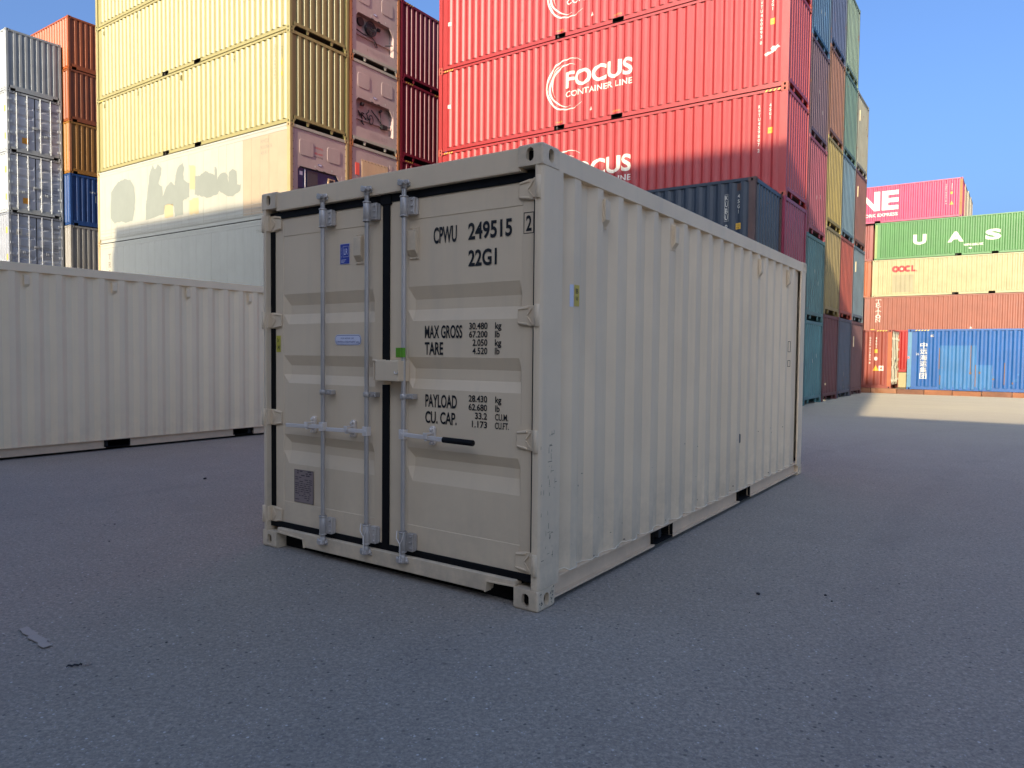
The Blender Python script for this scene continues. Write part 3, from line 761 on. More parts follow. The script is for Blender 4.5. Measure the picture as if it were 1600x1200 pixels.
# ---------------- red row: five columns of end walls on the right, long sides towards the camera
RB = 5.18
def focus_logo(root, f, x0, z0, k=1.):
    """x0 right-hand distance of the letter F's left edge; z0 baseline of the big word"""
    letters(root, 'FOCUS', f, x0, z0, .50 * k, white, 2.33 * k, .028, name='logo')
    letters(root, 'CONTAINER LINE', f, x0, z0 - .30 * k, .185 * k, white, 2.33 * k, .014, name='logo')
    cx, cy, r = x0 - .10, z0 + .10, .78
    for pts in ([(55 + i * 11.5, .80 + .012 * math.sin(i * 1.3), .036 * math.sin(math.pi * min(1, max(0.03, i / 22)))) for i in range(23)],
                [(108 + i * 9, .685 + .02 * math.sin(i * .8), .030 * math.sin(math.pi * max(.03, min(.97, i / 19)))) for i in range(20)],
                [(68 + i * 8.2, .60 + .07 * math.cos(R(68 + i * 8.2 - 90)) * .4, .030 * math.sin(math.pi * max(.03, min(.97, i / 18)))) for i in range(19)]):
        V, F = arc_band(0, 0, [(a, rr_ * k, max(.004, w_) * k) for a, rr_, w_ in pts]); lay(root, V, F, f, cx, cy, white, 'logo')
RED = (216, 54, 54)
for i, (lab, num) in enumerate((('red container with a white logo, cut by the shadow edge, behind the beige box', '459807 2'), ('red container with a whole white logo and ring, second up in the red stack', '460893 0'), ('topmost red container whose logo is cut by the top of the picture', '461207 5'))):
    z = HC * (i + 2)
    rt, f, mt = container(lab, 20.26, RB, z, RED, rust=0., var=.06, streak=.14, group='red containers with a white logo', casts=paint('casting_red', (140, 62, 46), .6, .1, .2, .35, .2))
    F = f['yW']; focus_logo(rt, F, 6.90, 1.30)
    numbers(rt, F, HC, 'RWTU' + num.split()[0] + ' ' + num.split()[1], .76, top=HC - .38); numbers(rt, F, HC, '45G1', .47, top=HC - .38)
    label_plate(rt, F, .52, HC - 1.18, .12, .16, yellow, 'height_label'); letters(rt, '9\'6"', F, .50, HC - 1.12, .045, black, .08, lift=.005)
    V, F2 = poly([(0, 0), (.10, 0), (.05, .12)]); lay(rt, V, F2, F, 6.02, .44, white, 'mark')
    hazard_strip(rt, F, .62, HC - .072, 4); hazard_strip(rt, F, L40 - .25, HC - .072, 4)
    for x in (7.12, 5.08): letters(rt, 'CARGO', F, x + .14, .235, .05, yellow, .26)
    label_plate(rt, F, 11.78, 1.52, .13, .13, white, 'square_mark')
    if i == 1:
        V, F2 = poly([(0, 0), (.10, .05), (.20, .06), (.16, .14), (.22, .20), (.30, .16), (.40, .24), (.36, .18), (.42, .14), (.34, .10), (.30, .04), (.20, .02), (.05, -.06)]); lay(rt, V, F2, F, .66, HC - 1.95, white, 'white_scribble')
    rr = random.Random(30 + i); mb = MB()
    for k in range(40):
        x = rr.choice((3.2, 3.6, 8.6, 9.1, 9.6)) + rr.uniform(-.2, .2); zz = rr.uniform(.35, .95); w_ = rr.uniform(.01, .03); h_ = rr.uniform(.02, .08)
        mb.add([F.pt(x + a_, zz + b_, F.dep(x + a_) - .002) for a_, b_ in ((0, 0), (w_, .01), (w_ * .8, h_), (.1 * w_, h_ * .8))], [(0, 1, 2, 3)])
    o = ob('scratches', mb.mesh('scratches'), plain('scratch_dark', (120, 42, 40), .7), rt); o['kind'] = 'stuff'
plain_box('red container on top of the red stack, above the picture', 20.26, RB, HC * 5, RED)
container('crimson container under the red stack, its ribbed end beside the dark blue one', 20.26, RB, HC, (186, 44, 84), rust=.05)
plain_box('container at the bottom of the red stack, behind the beige box', 20.26, RB, 0, (150, 60, 60))
# dark blue container in front of the red stack
kb, f, mt = container('dark blue container with rusty corner post in front of the red stack', 17.78, 5.25, HC, (40, 60, 80), rust=.12, posts=paint('rusty_dark_post', (70, 54, 50), .8, .3, .4, .5, .3), casts=paint('rusty_dark_post', (70, 54, 50), .8, .3, .4, .5, .3))
numbers(kb, f['yW'], HC, 'KUBU 994127', .71, top=HC - .38, h=.115, wdt=.075, gap=1.4); numbers(kb, f['yW'], HC, '45G1', .41, top=HC - .38, h=.09, wdt=.06, gap=1.4)
for tt in (.655, .765): label_plate(kb, f['yW'], tt, HC - 1.02, .006, .65, white, 'number_frame')
for zz in (.36, .53, .69, .85, 1.01): label_plate(kb, f['yW'], .765, HC - zz, .11, .006, white, 'number_frame')
label_plate(kb, f['yW'], .475, HC - 1.23, .13, .15, yellow, 'height_label'); letters(kb, 'CAN', f['yW'], .465, HC - 1.15, .04, black, .10, lift=.005); letters(kb, '9\'6"', f['yW'], .465, HC - 1.21, .04, black, .10, lift=.005)
label_plate(kb, f['yW'], .46, HC - .29, .11, .17, plain('rust_stain', (62, 44, 38), .9), 'rust_patch', .003)
plain_box('container under the dark blue one, hidden by the beige box', 17.78, 5.25, 0, (90, 70, 66))

# the four columns beyond
def col(a, b, items):
    z = 0
    for lab, rgb, H, ru in items:
        rt, f, mt = container(lab, a, b, z, rgb, H=H, rust=ru, var=.16, streak=.35, rough=.55, posts=paint('worn_post', tuple(int(.45 * c + 14) for c in rgb), .7, .2, .4, min(1, ru + .25), .3))
        yield rt, f, z, H
        z += H + .006
for rt, f, z, H in col(22.83, RB, (
        ('teal container on the ground right behind the far end of the beige box', (98, 168, 172), STD, .18),
        ('teal container one up, beneath a rose red one', (104, 160, 158), STD, .3),
        ('rose red end wall halfway up, crossed by the diagonal shadow edge', (196, 84, 98), HC, .15),
        ('dull purple brown end wall beside the red stack near the top', (118, 82, 92), HC, .45),
        ('blue end wall at the top next to the red stack', (52, 112, 160), HC, .3))):
    for k in range(2): label_plate(rt, f['x0'], 1.35 - k * .5, random.uniform(.9, 1.6), .05, .12, white, 'worn_label', .003)
    if z > 2 and z < 3: label_plate(rt, f['x0'], 1.25, 1.1, .07, .3, plain('rust_stain', (62, 44, 38), .9), 'rust_patch', .003)
for rt, f, z, H in col(25.37, RB, (
        ('dark red end wall standing on the ground between the teal and grey ones', (128, 52, 52), HC, .25),
        ('mustard yellow end wall one up from the ground', (190, 166, 96), HC, .35),
        ('bright yellow end wall halfway up the tall stack', (206, 180, 84), HC, .25),
        ('rusty orange brown end wall high in the stack', (172, 112, 76), HC, .7),
        ('indigo blue end wall at the top of the stack', (70, 92, 140), HC, .4))):
    if z < 1: letters(rt, 'TEX', f['x0'], 1.9, .6, .5, worn_print('old_cream', (206, 186, 140), .8), .16, 0., True, 1.1)
for rt, f, z, H in col(27.85, RB, (
        ('grey blue streaked end wall standing on the ground', (92, 104, 122), HC, .5),
        ('orange red end wall one up from the ground', (206, 84, 62), HC, .25),
        ('pale sky blue end wall halfway up the tall stack', (120, 156, 172), HC, .3),
        ('sea green end wall high in the stack', (112, 154, 134), HC, .35),
        ('pale green end wall with the highest right corner against the sky', (154, 184, 156), HC, .3))):
    if z < 1: letters(rt, 'GATU', f['x0'], 1.2, 1.0, .3, worn_print('old_cream', (206, 186, 140), .8), .12, 0., True, 1.15)
for rt, f, z, H in col(30.34, RB, (
        ('dusky brown end wall on the ground, last before the lit yard', (136, 88, 86), HC, .4),
        ('weathered pale blue end wall above the dusky brown one', (126, 152, 164), HC, .45),
        ('brick brown end wall third from the ground beside the pink container', (158, 92, 74), HC, .45),
        ('stained cream end wall topping the lowest stack against the sky', (200, 196, 166), HC, .6))):
    label_plate(rt, f['x0'], 1.9, 1.9, .05, .4, worn_print('old_cream', (206, 186, 140), .8), 'worn_label', .003)

# ---------------- cream stack on the left of the red one
CB = 18.93; CREAM = (216, 202, 128)
for i, lab in enumerate(('cream container just above the patched white reefer', 'cream container second up, between two other cream ones', 'topmost cream container reaching out of the picture')):
    rt, f, mt = container(lab, 14.96, CB, HC * (3 + i), CREAM, rust=.0, var=.05, streak=.12, group='cream containers in one stack')
    F = f['yW']
    numbers(rt, F, HC, 'SEGU 480362 1', .80, black, HC - .32, .085, .045, 1.25); numbers(rt, F, HC, '45G1', .44, black, HC - .42, .08, .045, 1.25)
    label_plate(rt, F, .50, HC - 1.02, .09, .15, yellow, 'height_label'); label_plate(rt, F, .50, HC - 1.36, .10, .13, yellow, 'height_label')
    hazard_strip(rt, F, .60, HC - .072, 4, worn_print('hazard_dark', (120, 104, 60), .4)); hazard_strip(rt, F, L40 - .25, HC - .072, 3, hazard)
    for x in (7.12, 5.08): letters(rt, 'CARGO', F, x + .14, .235, .05, yellow, .26)
    for x in (2.9, 6.1, 9.0, 11.6): ob('ventilator', VENT, mt, rt, (x, W - .012 - F.dep(x), HC - .28), None, (0, 0, R(180)))
    numbers(rt, f['x0'], HC, 'SEGU480362', .42, worn_print('brown_print', (120, 84, 66), .4), HC - .45, .10, .05, 1.25)

# ---------------- reefers
RW = (222, 216, 196)
rw_m = paint('reefer_white', (146, 144, 130), .5, .05, .22, .06, .12)
rw_e = paint('reefer_end', (156, 138, 132), .55, .07, .3, .16, .2)
rw_w = paint('reefer_warm', (146, 130, 106), .5, .06, .25, .1, .15)
bay_in = paint('reefer_bay', (160, 138, 132), .6, .08, .25, .2, .1)
dark = plain('dark_fittings', (34, 32, 34), .5); navy = plain('navy_machine', (44, 50, 84), .5)
def bolt_mesh():
    m = MB(); m.box(-.008, 0, -.012, .012, -.012, .012); return m.mesh('bolt')
BOLT = bolt_mesh()
def reefer(label, a, b, z, kind, strips, post=rust_post):
    L, H = L40, HC; rt = root_b(a, b, z, 'refrigerated_container'); tag(rt, label, 'container')
    frame_parts(rt, L, H, rw_m, postmat=post, castmat=post, pk=(), deep=.40)
    fw = Face('yW', L, H, None, .014)
    if strips:
        n_ = 26; x0, x1 = POST + .004, L - POST - .004; pw = (x1 - x0) / n_
        mb = MB(); mb.box(.002, pw - .003, 0, .010, .20, H - .20); st_m = mb.mesh('side_strip')
        for k in range(n_): ob('side_strip', st_m, rw_w if k < strips else rw_m, rt, (x0 + k * pw, W - .022 + random.uniform(-.0015, .0015), 0))
        mb = MB(); mb.box(x0, x1, W - .06, W - .012, H - .195, H - .079); ob('upper_band', mb.mesh('upper_band', .004, 1), rw_m, rt)
        mb = MB(); mb.box(x0, x1, W - .06, W - .022, .166, .20)
        ob('kick_band', mb.mesh('kick_band'), rw_m, rt)
        for k in range(3):
            mb = MB(); mb.box(x0, x1, W - .013, W - .004, .26 + .13 * k, .275 + .13 * k); ob('rub_strip', mb.mesh('rub_strip'), paint('rub_strip', (150, 144, 128), .5, .1, .3, .1, 0), rt)
        mb = MB(); mb.box(.1, L - .1, W - .07, W - .03, .17, H - .08); ob('side_backing', mb.mesh('side_backing'), plain('seam_dark', (92, 92, 90), .8), rt)
    else: ob('side_panel', cached(('rs', L, H), lambda: m_side(L, H, 'yW')), rw_m, rt)
    ob('side_panel', cached(('side', L, H, 'y0'), lambda: m_side(L, H, 'y0')), rw_m, rt)
    ob('end_panel', cached(('end', L, H, 'xL'), lambda: m_end(L, H, 'xL')), rw_m, rt)
    # machinery end, x = 0; y = W is on the viewer's left
    fx = Face('x0', L, H, None, .030)
    by0, by1, bz0, bz1 = .30, 2.12, .62, 1.62
    if kind == 'panel': bz1 = 1.35
    mb = MB(); mb.box(.030, .06, .105, W - .105, bz1, H - .108); mb.box(.030, .06, .105, by0, .262, bz1); mb.box(.030, .06, by1, W - .105, .262, bz1); mb.box(.030, .06, by0, by1, .262, bz0)
    mb.prism([(by0, bz1), (by0, bz1 - .30), (by0 + .24, bz1)], 0, .032, .06); mb.prism([(by1, bz1), (by1, bz1 - .12), (by1 - .10, bz1)], 0, .032, .06)
    ob('end_plate', mb.mesh('end_plate', .003, 1), rw_e, rt)
    mb = MB()
    for q in ([(.06, by0, bz0), (.06, by1, bz0), (.24, by1, bz0), (.24, by0, bz0)], [(.06, by0, bz1), (.06, by1, bz1), (.24, by1, bz1), (.24, by0, bz1)], [(.06, by0, bz0), (.24, by0, bz0), (.24, by0, bz1), (.06, by0, bz1)], [(.06, by1, bz0), (.24, by1, bz0), (.24, by1, bz1), (.06, by1, bz1)], [(.24, by0, bz0), (.24, by1, bz0), (.24, by1, bz1), (.24, by0, bz1)]): mb.add(q, [(0, 1, 2, 3)])
    mb.box(.18, .24, by0, by1, bz0 + .32, bz0 + .36)
    ob('machine_bay', mb.mesh('machine_bay'), bay_in, rt)
    if kind != 'panel':
        for y in (.36, 1.50):
            V, F = rounded(.56, .50, .09, 4); mb = MB(); mb.prism([(y + p_[0], 1.98 + p_[1]) for p_ in V], 0, .014, .030); ob('hatch', mb.mesh('hatch', .006, 1), rw_e, rt)
        mb = MB(); mb.prism([(1.22 + .09 * math.cos(a), 1.80 + .042 * math.sin(a)) for a in [R(k * 22.5) for k in range(16)]], 0, .022, .030); ob('maker_badge', mb.mesh('maker_badge'), plain('badge_blue', (46, 56, 104), .4), rt)
        mb = MB(); mb.prism([(1.22 + .075 * math.cos(a), 1.80 + .030 * math.sin(a)) for a in [R(k * 22.5) for k in range(16)]], 0, .019, .0225); ob('maker_badge', mb.mesh('maker_badge'), plain('badge_pale', (176, 172, 186), .4), rt)
        mb = MB()
        for y in (1.05, 1.36): mb.box(.010, .034, y - .05, y + .05, bz1 - .012, bz1 + .016)
        ob('latch', mb.mesh('latch'), dark, rt)
        label_plate(rt, fx, 1.45, 1.68, .05, .07, white, 'label', .003); label_plate(rt, fx, .74, 1.68, .05, .07, white, 'label', .003)
    else:
        mb = MB(); mb.box(.016, .030, .58, 1.86, 1.62, 2.42); ob('bolted_panel', mb.mesh('bolted_panel', .003, 1), paint('tan_panel', (180, 152, 118), .6, .08, .3, .15, .3), rt)
        mb = MB(); mb.box(.022, .030, .35, .48, 1.9, 2.5); ob('grey_strip', mb.mesh('grey_strip'), bay_in, rt)
        mb = MB(); mb.box(.014, .030, 1.98, 2.16, 1.84, 2.26); ob('warning_label', mb.mesh('warning_label'), worn_print('warning_red', (210, 84, 70), .3), rt)
        for y in [.6 + k * .157 for k in range(9)]:
            for zz in (1.65, 2.39): ob('bolt', BOLT, dark, rt, (.016, y, zz))
    for k in range(10):
        for y in (.135, W - .135): ob('bolt', BOLT, plain('bolt_rust', (84, 58, 48), .8), rt, (.030, y, .42 + k * .24))
    if kind in ('cables', 'coil'):
        rr = random.Random(len(label)); mb = MB()
        if kind == 'cables':
            for _ in range(5):
                y = rr.uniform(1.2, 2.0); zz = rr.uniform(1.15, 1.45); pts = []
                for j in range(9): pts.append((.26 + rr.uniform(-.04, .04), y, zz)); y += rr.uniform(-.16, .08); zz += rr.uniform(-.12, .07)
                mb.tube(pts, .020, 6)
            mb.tube([(.24, 1.30 + .10 * math.cos(a), 1.05 + .16 * math.sin(a)) for a in [R(k * 24) for k in range(16)]], .018, 6)
            mb.tube([(.24, .86, 1.44), (.22, .85, 1.2), (.24, .80, 1.0), (.22, .70, .85)], .014, 6)
            mb.tube([(.22, .9, 1.42), (.22, .82, 1.50)], .05, 8); mb.tube([(.20, 1.82, 1.45), (.20, 1.72, 1.47)], .07, 8)
            mb.box(.2, .3, .52, .78, .88, 1.02); mb.tube([(.25, .62, .95), (.2, .38, 1.0)], .02, 6)
        else:
            for rad in (.10, .16, .22, .25):
                mb.tube([(.20, 1.35 + rad * math.cos(a), 1.30 + rad * math.sin(a)) for a in [R(k * 18) for k in range(21)]], .014, 6)
            for k in range(8): mb.tube([(.20, 1.35, 1.30), (.20, 1.35 + .24 * math.cos(R(k * 45)), 1.30 + .24 * math.sin(R(k * 45)))], .010, 5)
            mb.tube([(.20, 1.35, 1.30), (.36, 1.35, 1.30)], .2, 14); mb.tube([(.25, 1.78, 1.42), (.40, 1.78, 1.42)], .15, 12)
            mb.tube([(.22, 2.05, 1.06), (.22, 1.7, 1.0), (.2, 1.3, 1.02), (.2, 1.12, .9), (.2, 1.05, .76), (.2, 1.14, .74), (.2, 1.2, .9)], .02, 6)
            mb.tube([(.25, .98, 1.42), (.25, .88, 1.42)], .06, 8); mb.tube([(.25, .6, .98), (.05, .42, 1.0)], .02, 6)
        ob('cable_loops' if kind == 'cables' else 'cable_reel', mb.mesh('cables'), dark, rt, (-.09, 0, 0))
    if kind == 'machine':
        mb = MB(); mb.box(.10, .23, by0 + .02, by1 - .02, .95, bz1 - .02); ob('machine_block', mb.mesh('machine_block', .01, 1), navy, rt)
        mb = MB(); mb.box(.07, .10, 1.28, 1.72, .97, bz1 - .06); ob('dark_hatch', mb.mesh('dark_hatch', .006, 1), plain('dark_hatch', (58, 58, 62), .5), rt)
        mb = MB(); mb.tube([(.08, 1.80, .98), (.08, 1.80, bz1 - .05)], .02, 8); ob('pipe', mb.mesh('pipe'), zinc, rt)
        mb = MB(); mb.box(.06, .10, .55, .85, 1.24, 1.46); ob('meter_window', mb.mesh('meter_window', .004, 1), paint('tan_panel', (180, 152, 118), .6, .08, .3, .15, .3), rt)
        mb = MB(); mb.box(.055, .062, .62, .80, 1.28, 1.42); ob('meter_glass', mb.mesh('meter_glass'), dark, rt)
        label_plate(rt, Face('x0', L, H, None, .098), 1.20, .98, .2, .2, worn_print('notice_pink', (220, 150, 140), .3), 'notice', .004); label_plate(rt, Face('x0', L, H, None, .098), .95, .98, .22, .17, worn_print('notice_grey', (206, 200, 204), .3), 'notice', .004)
        label_plate(rt, Face('x0', L, H, None, .098), 2.0, 1.36, .12, .12, worn_print('notice_grey', (206, 200, 204), .3), 'notice', .004)
        letters(rt, 'WARNING', fx, 1.46, 2.30, .07, worn_print('warning_red', (190, 60, 60), .3), .36); letters(rt, '380-460V', fx, 1.46, 2.12, .07, worn_print('warning_red', (190, 60, 60), .3), .36); letters(rt, 'HIGH VOLTAGE', fx, 1.46, 2.02, .05, dark, .36)
    else: letters(rt, 'TRIU 815', fx, 1.5, .38, .14, worn_print('ghost_print', (150, 130, 124), .6), .9)
    return rt, fw
rt, fw = reefer('white reefer with grey overpainted blotches under the cream containers', 14.96, CB, HC * 2, 'machine', 5, cream_post)
grey_p = paint('overpaint_grey', (114, 118, 108), .55, .05, .12, 0, .1); cream_p = paint('overpaint_cream', (154, 140, 104), .55, .05, .1, 0, .1)
Z0 = HC * 2
def blot(pts, mt):
    x0, z0 = pts[0]; bm = bmesh.new()
    # closed outline, softened and roughened into a brushed edge
    rr = random.Random(int(x0 * 100)); out = []
    for (xa, za), (xb, zb) in zip(pts, pts[1:] + pts[:1]):
        for k in range(4):
            f_ = k / 4; out.append((xa + (xb - xa) * f_ + rr.uniform(-.02, .02), za + (zb - za) * f_ + rr.uniform(-.02, .03)))
    V = [(-(x - x0), z - z0) for x, z in out]
    vs = [bm.verts.new((v[0], v[1], 0)) for v in V]; fc = bm.faces.new(vs); bmesh.ops.triangulate(bm, faces=[fc])
    bm.verts.index_update(); V = [(v.co.x, v.co.y) for v in bm.verts]; F = [tuple(v.index for v in f.verts) for f in bm.faces]; bm.free()
    lay(rt, V, F, fw, x0, z0 - Z0, mt, 'paint_patch', .005)
blot([(11.13, 7.8), (10.57, 8.14), (10.08, 8.2), (9.63, 8.1), (9.36, 7.84), (9.28, 7.42), (9.33, 6.92), (9.5, 6.52), (9.87, 6.47), (10.36, 6.56), (10.86, 6.53), (11.16, 6.77)], grey_p)
blot([(8.43, 7.24), (8.34, 7.71), (8.22, 8.18), (8.03, 8.44), (7.84, 8.25), (7.65, 8.43), (7.4, 8.27), (7.44, 8.0), (7.63, 7.71), (7.37, 7.55), (7.34, 7.19), (7.08, 7.56), (6.79, 7.67), (6.54, 7.53), (6.47, 7.87), (6.32, 8.13), (6.01, 8.26), (5.9, 8.07), (5.98, 7.81), (5.91, 7.61), (5.59, 7.47), (5.6, 6.99), (6.03, 6.89), (6.0, 6.42), (6.52, 6.37), (6.62, 6.8), (7.16, 6.89), (7.28, 6.55), (8.52, 6.43), (8.51, 7.04)], grey_p)
blot([(5.23, 7.67), (4.93, 7.67), (4.6, 7.76), (4.34, 7.67), (4.06, 7.56), (4.05, 7.83), (3.93, 7.82), (3.9, 7.39), (3.71, 7.57), (3.46, 7.56), (3.31, 7.46), (3.27, 7.2), (3.22, 7.55), (3.0, 7.62), (2.79, 7.52), (2.77, 7.06), (2.56, 7.05), (2.59, 6.86), (2.86, 6.77), (3.1, 6.71), (3.47, 6.8), (3.78, 6.97), (3.97, 6.84), (4.55, 6.85), (4.87, 6.93), (5.27, 7.03)], grey_p)
blot([(5.58, 8.1), (5.20, 8.02), (5.22, 7.2), (5.58, 7.25)], cream_p); blot([(5.60, 6.88), (5.02, 6.92), (5.02, 6.35), (5.60, 6.35)], cream_p); blot([(7.25, 6.85), (6.65, 6.88), (6.65, 6.40), (7.20, 6.38)], cream_p)
letters(rt, 'AMCU', fw, 1.50, HC - .45, .13, worn_print('faint_print', (120, 116, 100), .5), .42, lift=.006); letters(rt, '920786 8', fw, 1.50, HC - .64, .12, worn_print('faint_print', (120, 116, 100), .5), .58, lift=.006); letters(rt, '45R1', fw, 1.50, HC - .82, .12, worn_print('faint_print', (120, 116, 100), .5), .40, lift=.006)
rt, fw = reefer('white reefer with seams and a vertical letter column, half hidden by the left beige box', 14.96, CB, HC, 'panel', 1, cream_post)
slabm = worn_print('brown_letters', (96, 82, 66), .35)
def slab(root, word, f, t, z, h, w, mat, gap=1.36):
    """slab-serif capitals built from bars, stacked downwards"""
    for ch in word:
        B_ = []; s = .15 * h; th_ = .11 * h
        def bar(x0, y0, x1, y1): B_.append([(x0, y0), (x1, y0), (x1, y1), (x0, y1)])
        if ch == 'T': bar(0, h - th_, w, h); bar(w / 2 - s / 2, 0, w / 2 + s / 2, h - th_); bar(w * .25, 0, w * .75, th_ * .9); bar(0, h - 2.2 * th_, th_, h - th_); bar(w - th_, h - 2.2 * th_, w, h - th_)
        elif ch == 'I': bar(w / 2 - s / 2, 0, w / 2 + s / 2, h); bar(w * .22, 0, w * .78, th_); bar(w * .22, h - th_, w * .78, h)
        elif ch == 'R': bar(.12 * w, 0, .12 * w + s, h); bar(0, 0, .42 * w, th_ * .9); bar(0, h - th_, .70 * w, h); bar(.12 * w, .45 * h, .70 * w, .45 * h + th_); bar(.66 * w, .50 * h, .66 * w + s, .95 * h); B_.append([(.45 * w, .45 * h), (.45 * w + s, .45 * h), (.92 * w, 0), (.92 * w - s, 0)]); bar(.70 * w, 0, w, th_ * .9)
        elif ch == 'N': bar(.10 * w, 0, .10 * w + s * .9, h); bar(.78 * w, 0, .78 * w + s * .9, h); B_.append([(.08 * w, h), (.08 * w + s * 1.2, h), (.92 * w, 0), (.92 * w - s * 1.2, 0)]); bar(0, 0, .40 * w, th_ * .8); bar(.62 * w, h - th_ * .8, w, h); bar(0, h - th_ * .8, .3 * w, h)
        elif ch == 'O':
            n_ = 18; V = []
            for k in range(n_): a_ = 2 * math.pi * k / n_; V += [(w / 2 + .46 * w * math.cos(a_), h / 2 + .5 * h * math.sin(a_)), (w / 2 + .24 * w * math.cos(a_), h / 2 + .33 * h * math.sin(a_))]
            F = [(2 * k, 2 * ((k + 1) % n_), 2 * ((k + 1) % n_) + 1, 2 * k + 1) for k in range(n_)]
            lay(root, V, F, f, t, z - h, mat, lift=.006)
        if B_:
            V, F = [], []
            for q in B_: F.append(tuple(range(len(V), len(V) + 4))); V += q
            for j, q in enumerate(F): lay(root, [V[i] for i in q], [(0, 1, 2, 3)], f, t, z - h, mat, lift=.006 + .0004 * j)
        z -= h * gap
slab(rt, 'TRITON', fw, 11.38, HC - .43, .22, .19, slabm, 1.5)
letters(rt, 'TRIU 815', fw, 1.75, HC - .42, .10, worn_print('faint_print', (120, 116, 100), .5), .5, lift=.006)
plain_box('container at the bottom of the cream stack, hidden by the near boxes', 14.96, CB, 0, (200, 196, 186))
# second column: reefer ends seen between cream and red
for i, (kd, lab) in enumerate((('panel', 'reefer end with a tan bolted panel and red label, lowest visible between cream and red'), ('cables', 'reefer end with dark tangled cables in its bay, between cream and red'), ('coil', 'reefer end with a coiled cable reel in its bay, topmost between cream and red'))):
    reefer(lab, 17.45, CB, HC * (2 + i), kd, 0)
for i in range(2): plain_box('container low in the reefer column, hidden by the near boxes', 17.45, CB, HC * i, (190, 186, 180), group='hidden containers low in the reefer column')
plain_box('container on top of the reefer column, above the picture', 17.45, CB, HC * 5, (190, 186, 180))
for i, lab in enumerate(('dark red ribbed end wall just above the beige door container, left of the logos', 'dark red ribbed end wall second up, left of the logos', 'dark red ribbed end wall third up, left of the logos', 'dark red ribbed end wall cut by the top of the picture')):
    rt, f, mt = container(lab, 19.95, CB, HC * (1 + i) , (176, 36, 58), rust=.02, streak=.12, group='dark red containers behind the reefers')
    hazard_strip(rt, f['x0'], W - .25, HC - .07, 4); hazard_strip(rt, f['x0'], .55, HC - .07, 3)
plain_box('container at the bottom behind the reefers, hidden', 19.95, CB, 0, (150, 60, 60))

# ---------------- far left: white stack with doors, orange stack
def door_end(rt, H, mt, doormat, rodmat, bars=(2.02, 1.56, .98, .52), detail=True):
    """closed double doors on the x = 0 end, with rods, hinges, handles"""
    for nm, ya, yb in (('door', 1.245, W - .11), ('door', .11, 1.195)):
        d = empty('door', (0, 0, 0)); d.parent = rt
        mb = MB(); zs = [(.25, 0)]
        for zc in (.75, 1.25, 1.78, 2.25): zs += [(zc - .10, 0), (zc - .05, .025), (zc + .05, .025), (zc + .10, 0)]
        zs = [q for q in zs if q[0] < H - .2] + [(H - .13, 0)]
        cols_ = [(ya + .03, 0), (ya + .07, 1), (yb - .07, 1), (yb - .03, 0)]; nz = len(zs)
        mb.add([(.045 + dz * k, y, z) for y, k in cols_ for z, dz in zs], [(i * nz + j, i * nz + j + 1, (i + 1) * nz + j + 1, (i + 1) * nz + j) for i in range(3) for j in range(nz - 1)])
        mb.box(.040, .08, ya, ya + .032, .25, H - .13); mb.box(.040, .08, yb - .032, yb, .25, H - .13)
        ob('door_panel', mb.mesh('door_panel'), doormat, d)
        for y in bars:
            if not ya < y < yb: continue
            mb = MB(); mb.tube([(.010, y, .19), (.010, y, H - .06)], .022, 8)
            for zz in (.30, .9, H - .42): mb.box(.004, .04, y - .05, y + .05, zz, zz + .09)
            ob('locking_rod', mb.mesh('locking_rod'), rodmat, d)
            mb = MB(); s = -1 if y < 1.2 and y > .6 or y > 1.8 else 1
            mb.box(-.004, .010, min(y, y + s * .38), max(y, y + s * .38), 1.02, 1.05); mb.box(-.010, .04, y + s * .19 - .02, y + s * .19 + .02, .98, 1.10); ob('handle', mb.mesh('handle'), rodmat, d)
        s = 1 if ya < 1 else -1; yh = .085 if ya < 1 else W - .085
        for k in range(5):
            zz = .40 + k * (H - .8) / 4; mb = MB(); mb.box(.010, .045, min(yh, yh + s * .13), max(yh, yh + s * .13), zz - .05, zz + .05); mb.tube([(.012, yh - s * .02, zz - .06), (.012, yh - s * .02, zz + .06)], .02, 8); ob('hinge', mb.mesh('hinge'), rodmat, d)
    mb = MB(); mb.box(.05, .085, 1.19, 1.25, .22, H - .11); mb.box(.05, .085, .08, .115, .22, H - .11); mb.box(.05, .085, W - .115, W - .08, .22, H - .11); mb.box(.05, .085, .1, W - .1, .225, .255); mb.box(.05, .085, .1, W - .1, H - .135, H - .105)
    ob('gasket', mb.mesh('gasket'), rubber, rt)
    mb = MB(); mb.box(-.02, .04, 1.12, 1.33, 1.28, 1.40); ob('lock_box', mb.mesh('lock_box', .006, 1), mt, rt)
    mb = MB(); mb.box(.02, .08, .105, W - .105, .18, .225); ob('door_ledge', mb.mesh('door_ledge'), mt, rt)
WHB, WHA = 39.9, 15.06
wz = [0, STD, STD * 2, STD * 2 + HC, STD * 2 + HC * 2, STD * 2 + HC * 3]
for k in (0, 1): plain_box('container low in the white stack, hidden by the beige box', WHA, WHB, wz[k], (190, 190, 190), H=STD, group='hidden containers low in the white stack')
FROST = (228, 232, 228); dgrey = (196, 198, 202)
